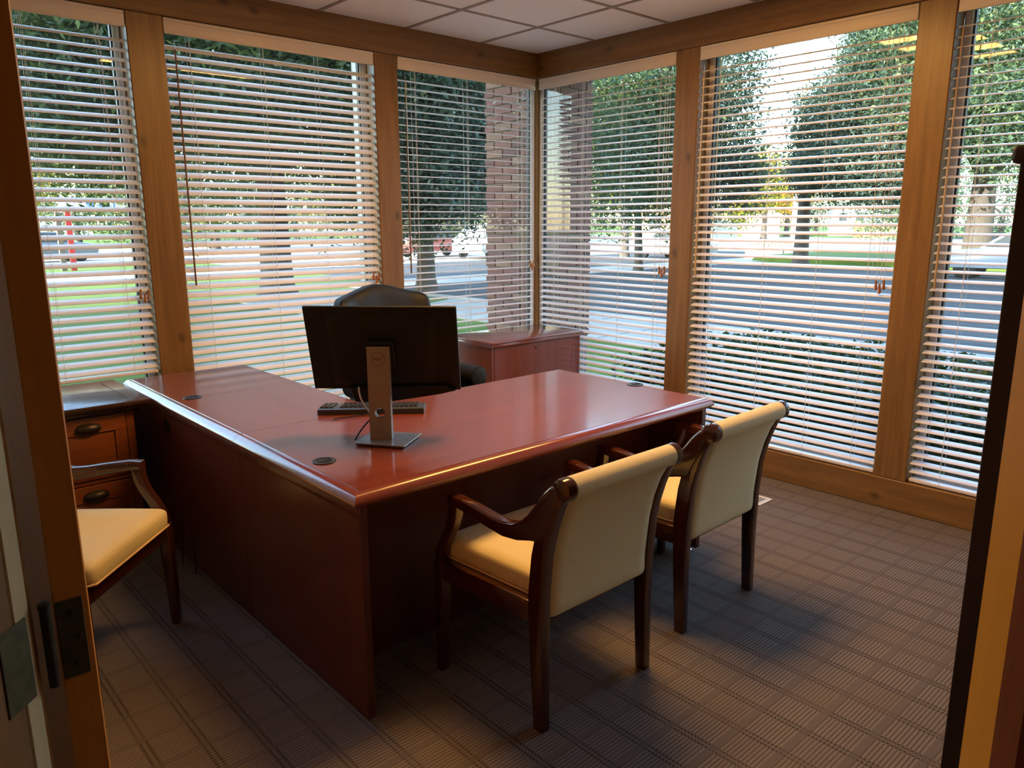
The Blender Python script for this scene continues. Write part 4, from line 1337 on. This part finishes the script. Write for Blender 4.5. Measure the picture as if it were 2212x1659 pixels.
# left edge trees
tree('lawn_tree', 'airy green tree at the far left, sky showing through it', (5.25, 17.3), 3.2, 0.17,
     [B(77.2, 18.2, 5.2, 1.7, 1.7, 1.9), B(75.2, 18.6, 4.3, 1.5, 1.5, 1.7), B(78.2, 18.0, 3.9, 1.2, 1.2, 1.2), B(76.0, 18.3, 2.9, 1.1, 1.1, 0.8)], 26000, 0.17, 'leaf_ash', clump=0.32)
tree('autumn_tree', 'bright yellow tree far across the north pavement', (11.2, 66.0), 3.0, 0.3,
     [B(80.3, 67, 6.0, 3.6, 3.6, 3.6), B(80.8, 67, 4.0, 2.6, 2.6, 2.2)], 7000, 0.4, 'leaf_yellow')
for i, (yw, d, z, rx, rz, lf, lab) in enumerate([
        (77.3, 75, 3.80, 5.40, 3.60, 'leaf_ash', 'rounded green tree far behind the red sign post'),
        (73.5, 92, 4.60, 5.75, 4.09, 'leaf_yellow', 'yellowing tree far behind the left window'),
        (69, 60, 3.64, 4.91, 3.45, 'leaf_dark', 'dark green tree far behind the lawn tree, left of its trunk'),
        (63.5, 82, 4.10, 6.15, 3.28, 'leaf_yellow', 'yellow-green tree far behind the lawn tree, right of its trunk'),
        (59, 100, 6.43, 7.71, 6.00, 'leaf_ash', 'green tree far behind the drooping tree'),
        (54, 66, 4.05, 5.54, 3.87, 'leaf_dark', 'dark tree far across the side street'),
        (47.5, 72, 5.15, 6.48, 5.15, 'leaf_ash', 'green tree far behind the brick pillar')]):
    p = pol(yw, d)
    tree('distant_tree', lab, p[:2], 2.2, 0.28, [(p[0], p[1], z, rx, rx, rz), (p[0] + 2.5, p[1] - 3, z * 0.8, rx * 0.6, rx * 0.6, rz * 0.8)], 6500, 0.42, lf, clump=0.8)
# corner window on the right wall
tree('street_tree', 'slim sunlit tree with dark limbs in the right-wall window by the corner', (23.0, 18.3), 2.8, 0.16,
     [B(38.5, 29, 6.0, 3.0, 3.0, 2.6), B(41, 27, 5.0, 2.0, 2.0, 2.2), B(36, 28, 4.6, 2.0, 2.0, 2.2), B(38, 26, 3.3, 1.9, 1.9, 1.3), B(40.5, 28, 2.5, 1.6, 1.6, 1.2), B(36, 30, 2.4, 1.4, 1.4, 1.2)], 40000, 0.20, 'leaf_ash', lean=(0.3, 0.4))
tree('street_tree', 'yellow-green backlit tree behind the slim street tree', (31.0, 25.6), 3.2, 0.22,
     [B(38.5, 41, 6.6, 3.6, 3.6, 3.2), B(35.5, 40, 6.0, 2.6, 2.6, 2.6), B(42, 40, 5.2, 3.0, 3.0, 2.8)], 15000, 0.32, 'leaf_yellow')
tree('street_tree', 'leafy tree at the left edge of the wide street window', (24.0, 16.2), 3.0, 0.18,
     [B(33.4, 27, 4.0, 1.5, 1.5, 1.8), B(34.2, 27, 6.2, 1.8, 1.8, 1.6), B(32.6, 28, 2.9, 1.3, 1.3, 1.0), B(31.6, 27, 3.1, 0.9, 0.9, 0.9)], 20000, 0.17, 'leaf_dark', clump=0.3)
# large tree in the wide window
tree('street_tree', 'large round dark green tree across the street', (30.3, 15.6), 3.2, 0.30,
     [B(22.6, 34, 6.8, 1.9, 1.9, 3.4), B(26.3, 33, 5.0, 1.1, 1.1, 1.7), B(21.0, 33, 5.6, 1.6, 1.6, 2.6), B(25.0, 32, 3.5, 1.5, 1.5, 1.0), B(22.2, 32, 3.2, 1.4, 1.4, 1.1), B(27.4, 34, 3.6, 0.6, 0.6, 1.0)], 110000, 0.19, 'leaf_dark', clump=0.32)
tree('street_tree', 'broad forked tree beyond the bookcase end of the street windows', (33.0, 9.9), 3.6, 0.52,
     [B(17, 34, 8.2, 4.6, 4.6, 3.2), B(19.6, 33, 6.2, 2.6, 2.6, 2.4), B(14.5, 33, 6.6, 3.0, 3.0, 2.8), B(17.6, 31, 5.2, 2.4, 2.4, 1.2), B(13, 30, 4.6, 2.6, 2.6, 2.2)], 90000, 0.21, 'leaf_ash', 'bark')
for (yw, d, z, rx, rz, lf, lab) in [
        (29.8, 78, 5.2, 1.7, 2.6, 'leaf_yellow', 'tall yellow-green tree behind the white garage'),
        (28.3, 100, 5.24, 2.04, 2.86, 'leaf_orange', 'orange autumn tree behind the white garage'),
        (34.8, 108, 3.50, 2.76, 2.27, 'leaf_ash', 'green trees behind the white fence'),
        (26.4, 126, 4.6, 4.0, 4.0, 'leaf_dark', 'dark tree behind the timber fence'),
        (20.0, 82, 4.32, 4.66, 4.32, 'leaf_ash', 'green tree behind the grey house'),
        (15.5, 98, 5.51, 6.62, 5.51, 'leaf_dark', 'dark tree far behind the forked tree'),
        (38.6, 100, 5.56, 7.00, 5.33, 'leaf_yellow', 'yellowing tree far behind the slim street tree'),
        (42.5, 98, 6.12, 6.62, 5.88, 'leaf_ash', 'green tree far beyond the corner window')]:
    p = pol(yw, d)
    tree('distant_tree', lab, p[:2], 2.6, 0.3, [(p[0], p[1], z, rx, rx, rz), (p[0] - 1, p[1] + 2, z * 0.6, rx * 0.8, rx * 0.8, rz * 0.7)], 6000, 0.45, lf, clump=0.8)

for (px_, py_, lab) in [(27.0, -9.0, 'unseen street tree added to darken window reflections, nearest the bookcase end'), (25.0, -22.0, 'second unseen tree further right, added to darken window reflections'), (30.0, -34.0, 'third unseen tree far right, added to darken window reflections'), (17.0, -36.0, 'unseen kerbside tree far down the street, added to darken window reflections')]:
    tree('street_tree', lab, (px_, py_), 3.0, 0.35, [(px_, py_, 6.0, 5.0, 5.0, 4.0), (px_ - 1, py_ + 3.5, 4.0, 3.4, 3.4, 2.6), (px_ - 1, py_ - 4, 4.4, 3.4, 3.6, 2.8)], 14000, 0.5, 'leaf_dark', limbs=False, clump=0.7)  # out-of-view trees added so the panes reflect something dark

# hedge under the street windows
hp = []
for (x0, x1, y0, y1, zt, n, lab) in [(5.4, 7.9, 0.2, 4.4, 0.28, 30000, 'clipped green hedge under the street windows')]:
    T = thing('hedge', lab, 'hedge', ((x0 + x1) / 2, (y0 + y1) / 2, GZ))
    q = rng.random((n, 3))
    p = np.stack([x0 + (x1 - x0) * q[:, 0], y0 - 0.6 + (y1 - y0 + 0.8) * q[:, 1], GZ + 0.05 + (zt - GZ) * np.sqrt(q[:, 2]) + 0.06 * np.sin(q[:, 0] * 17) * np.cos(q[:, 1] * 23)], 1)
    o = link('foliage', leaves_mesh('foliage', p - np.array([(x0 + x1) / 2, (y0 + y1) / 2, GZ]), 0.075, 'leaf_hedge', 0.0, 0.55), T)
    o['kind'] = 'stuff'
    m = MB()
    for i in range(26):
        bx_, by_ = random.uniform(x0 + .1, x1 - .1), random.uniform(y0, y1)
        m.tube([(bx_, by_, GZ), (bx_ + random.uniform(-.15, .15), by_ + random.uniform(-.15, .15), GZ + 0.45)], 0.012, 5)
    m.build('stems', 'bark', T)

# ---- far buildings, fences, pole, sign wall
MT['siding_white'] = plain('white_siding', (0.75, 0.72, 0.66), 0.7)
MT['siding_grey'] = plain('grey_siding', (0.30, 0.32, 0.36), 0.7)
MT['siding_tan'] = plain('tan_siding', (0.52, 0.36, 0.17), 0.7)
MT['shingle'] = plain('roof_shingle', (0.22, 0.21, 0.21), 0.9, nscale=10, nvar=0.3)
MT['fence'] = wood('cedar_fence', (0.55, 0.32, 0.12), (0.42, 0.23, 0.08), 'z', 0.5, 0.8, bump=0.1)
MT['far_glass'] = plain('far_window_glass', (0.05, 0.06, 0.07), 0.15)
MT['stone_wall'] = plain('cast_stone', (0.42, 0.39, 0.34), 0.9, nscale=6, nvar=0.2)
MT['letter_dark'] = plain('letter_dark', (0.12, 0.11, 0.10), 0.7)
MT['sign_blue'] = plain('sign_blue', (0.05, 0.22, 0.50), 0.5)
MT['red_paint'] = plain('red_post_paint', (0.50, 0.035, 0.03), 0.5)
MT['pole_wood'] = wood('pole_wood', (0.42, 0.33, 0.24), (0.33, 0.25, 0.18), 'z', 1, 0.85)

def house(name, label, yw, d, w, dep, h, roof_h, wallm, wins, rot=None, doors=()):
    """front faces the camera side; local x along the front, local -y towards us"""
    p = pol(yw, d)
    T = thing(name, label, 'building', (p[0], p[1], GZ))
    R = Matrix.Translation((p[0], p[1], GZ)) @ Matrix.Rotation(math.radians((rot if rot is not None else yw) - 90), 4, 'Z')
    b = T.location
    m = MB().prism([(-w / 2, 0), (w / 2, 0), (w / 2, h), (0, h + roof_h), (-w / 2, h)], 'y', 0, dep)
    m.xf(R)
    m.build('walls', wallm, T)
    m = MB()
    for s in (-1, 1):
        m.hexa([(0, -0.4, h + roof_h), (s * (w / 2 + 0.4), -0.4, h - 0.25), (s * (w / 2 + 0.4), dep + 0.4, h - 0.25), (0, dep + 0.4, h + roof_h)],
               [(0, -0.4, h + roof_h + 0.2), (s * (w / 2 + 0.4), -0.4, h - 0.05), (s * (w / 2 + 0.4), dep + 0.4, h - 0.05), (0, dep + 0.4, h + roof_h + 0.2)])
    m.xf(R)
    m.build('roof', 'shingle', T)
    for (x0, x1, z0, z1) in wins:
        m = MB().box(x0 - 0.08, -0.05, z0 - 0.08, x1 + 0.08, 0.02, z1 + 0.08)
        m.xf(R)
        wd_ = m.build('window', 'siding_white', T)
        m = MB().box(x0, -0.07, z0, x1, -0.05, z1)
        m.xf(R)
        m.build('pane', 'far_glass', wd_)
    for (x0, x1, z0, z1) in doors:
        m = MB().box(x0, -0.05, z0, x1, 0.02, z1)
        m.xf(R)
        m.build('door', 'siding_white', T)
    return T
house('garage', 'small white gabled garage across the bright pavement', 30.0, 90, 3.9, 6, 2.5, 0.9, 'siding_white', [], doors=[(-1.5, 1.5, 0, 2.1)])
house('house', 'grey house with small windows behind the timber fence', 22.6, 104, 11, 8, 3.4, 1.6, 'siding_grey', [(-4.3, -3.4, 1.8, 2.8), (-2.4, -1.5, 1.8, 2.8), (2.0, 3.4, 1.6, 2.8)])
house('house', 'tan house behind the white garage', 31.4, 108, 8, 8, 3.2, 1.6, 'siding_tan', [(-1, 0, 1.4, 2.5)])
house('house', 'white house far down the side street', 61.2, 125, 10, 8, 3.2, 1.6, 'siding_white', [(-3, -2, 1.2, 2.4), (1, 2, 1.2, 2.4)])
house('house', 'tan cottage far behind the slim street tree', 36.2, 70, 7, 7, 3.0, 1.4, 'siding_tan', [(-2.0, -1.0, 1.2, 2.4), (0.8, 1.8, 1.2, 2.4)])
house('house', 'pale house far beyond the red sign post', 79.5, 112, 12, 8, 3.2, 1.6, 'siding_white', [(-4, -3, 1.2, 2.4), (-1, 0, 1.2, 2.4)])

def fence_run(name, label, y0_, d0, y1_, d1, h, bw, mat, n):
    a, b = Vector(pol(y0_, d0)), Vector(pol(y1_, d1))
    T = thing(name, label, 'fence', (a.x, a.y, GZ))
    dirv = (b - a).normalized()
    L = (b - a).length
    ang = math.atan2(dirv.y, dirv.x)
    n = min(n, int(L / bw))
    me = MB().box(0, -0.015, 0, L / n - 0.03, 0.015, h).mesh('plank', mat)
    for i in range(n):
        o = link('plank', me, T)
        q = dirv * (L * i / n)
        o.location = (q.x, q.y, random.uniform(-0.03, 0.03))
        o.rotation_euler.z = ang
    m = MB()
    for z in (0.3, h - 0.3):
        m.box(0, 0.016, z, L, 0.06, z + 0.09)
    m.xf(Matrix.Rotation(ang, 4, 'Z'))
    m.build('rail', mat, T, off=(0, 0, 0))
    return T
fence_run('timber_fence', 'golden cedar fence across the street by the grey house', 24.0, 92, 20.6, 92, 1.7, 0.25, 'fence', 30)
fence_run('white_fence', 'white panel fence left of the white garage', 34.2, 78, 31.6, 82, 2.0, 0.35, 'siding_white', 14)
up_ = thing('utility_pole', 'tall bare wooden utility pole against the white sky', 'pole', (*pol(27.75, 62)[:2], GZ))
p = pol(27.75, 62)
MB().tube([(p[0], p[1], GZ), (p[0], p[1], 8), (p[0], p[1], 17)], [0.30, 0.26, 0.22], 12).build('post', 'pole_wood', up_, True)
MB().box(p[0] - 1.2, p[1] - 0.08, 15.4, p[0] + 1.2, p[1] + 0.08, 15.6).build('crossarm', 'pole_wood', up_)
world_tube(bez([(p[0], p[1], 9.6), (p[0] - 6, p[1] + 6, 9.6), (p[0] - 14, p[1] + 16, 12.5)], 12), 0.03, 'service_wire', 'slot', up_)

# low stone sign wall
sw = thing('sign_wall', 'low pale stone wall with carved letters across the street', 'sign', (*pol(29.4, 45)[:2], GZ))
a, b = Vector(pol(30.6, 45)), Vector(pol(27.9, 45))
dv = (b - a).normalized()
ang = math.atan2(dv.y, dv.x)
L = (b - a).length
RW = Matrix.Translation((a.x, a.y, GZ)) @ Matrix.Rotation(ang, 4, 'Z')
m = MB().box(0, 0, 0, L, 0.5, 0.75, 0.03)
m.box(-0.3, -0.15, 0, L * 0.8, 0.0, 0.30, 0.03)
m.xf(RW)
m.build('wall_block', 'stone_wall', sw)
text('UGDENITE', 0.46, 'letter_dark', sw, Matrix.Translation(Vector((a.x, a.y, GZ)) - sw.location) @ Matrix.Rotation(ang, 4, 'Z') @ Matrix.Translation((L * 0.5, -0.012, 0.50)) @ RX, 'lettering', 0.01)

# grass mound right of it
me = MB().rbox((0, 0, 0), (9, 13, 1.2), 0.55, 10)
me.xf(Matrix.Translation((37.0, 13.0, GZ - 0.3)))
o = me.build('grass_mound', 'grass', None, True)
tag(o, 'low grassy mound across the street', kind='structure')

# sign on two posts (left window)
sg = thing('sign_post', 'white sign with blue letters on one red and one brown post', 'sign', (7.35, 34.5, GZ))
MB().box(7.40, 34.5, GZ, 7.60, 34.65, 2.0, 0.01).build('red_post', 'red_paint', sg)
MB().box(7.05, 34.5, GZ, 7.25, 34.65, 2.0, 0.01).build('brown_post', 'bark_light', sg)
MB().box(7.2, 34.42, 2.05, 9.6, 34.52, 2.55, 0.01).build('sign_board', 'siding_white', sg)
text('SCHU', 0.42, 'sign_blue', sg, Matrix.Translation((1.35, -0.10, 2.27 - GZ)) @ RX, 'lettering', 0.01)

# ---- vehicles
def car(label, yw, d, heading, col, suv=False):
    p = pol(yw, d)
    T = thing('car', label, 'car', (p[0], p[1], GZ), 'cars outside')
    R = Matrix.Translation((p[0], p[1], GZ)) @ Matrix.Rotation(math.radians(heading), 4, 'Z')
    bodym = plain('car_paint_' + col[0], col[1], 0.25, 0.2, 0.8)
    h = 0.25 if suv else 0.0
    prof = [(-2.2, 0.35), (2.15, 0.35), (2.25, 0.6), (2.15, 0.85 + h * .6), (1.1, 0.98 + h * .6), (-1.9, 1.02 + h * .6), (-2.25, 0.9 + h * .6), (-2.28, 0.6)]
    cab = [(1.05, 0.97 + h * .6), (0.35, 1.46 + h), (-1.2, 1.48 + h), (-2.0 if suv else -1.85, 1.0 + h * .6)]
    m = MB().prism(prof, 'y', -0.88, 0.88, 0.07, 2)
    m.xf(R)
    m.build('body', bodym, T, True)
    m = MB().prism(cab, 'y', -0.74, 0.74, 0.05, 2)
    m.xf(R)
    c_ = m.build('cabin', bodym, T, True)
    m = MB()
    gl = [(0.85, 1.03 + h * .6), (0.30, 1.40 + h), (-1.15, 1.42 + h), (-1.65, 1.04 + h * .6)]
    m.prism(gl, 'y', -0.755, 0.755)
    m.xf(R)
    m.build('windows', 'far_glass', c_)
    for wx in (-1.35, 1.35):
        for wy in (-0.86, 0.70):
            m = MB().lathe([(0.20, 0.0), (0.32, 0.01), (0.33, 0.08), (0.32, 0.15), (0.2, 0.16)], (wx, wy, 0.33), 18, 'y')
            m.xf(R)
            m.build('wheel', 'black_plastic', T, True)
    return T
car('red car passing on the side street behind the drooping tree', 53.6, 42, 0, ('red', (0.24, 0.05, 0.045)))
car('white car turning just left of the brick pillar', 49.6, 40, 20, ('white', (0.7, 0.7, 0.7)), True)
car('silver car on the street in the corner right-wall window', 36.0, 39, 75, ('silver', (0.35, 0.36, 0.38)))
car('pale blue car half hidden by the bookcase', 14.3, 29, 95, ('blue', (0.30, 0.38, 0.48)))
car('dark car parked far left beyond the lawn', 79.3, 44, 10, ('dark', (0.10, 0.11, 0.12)))
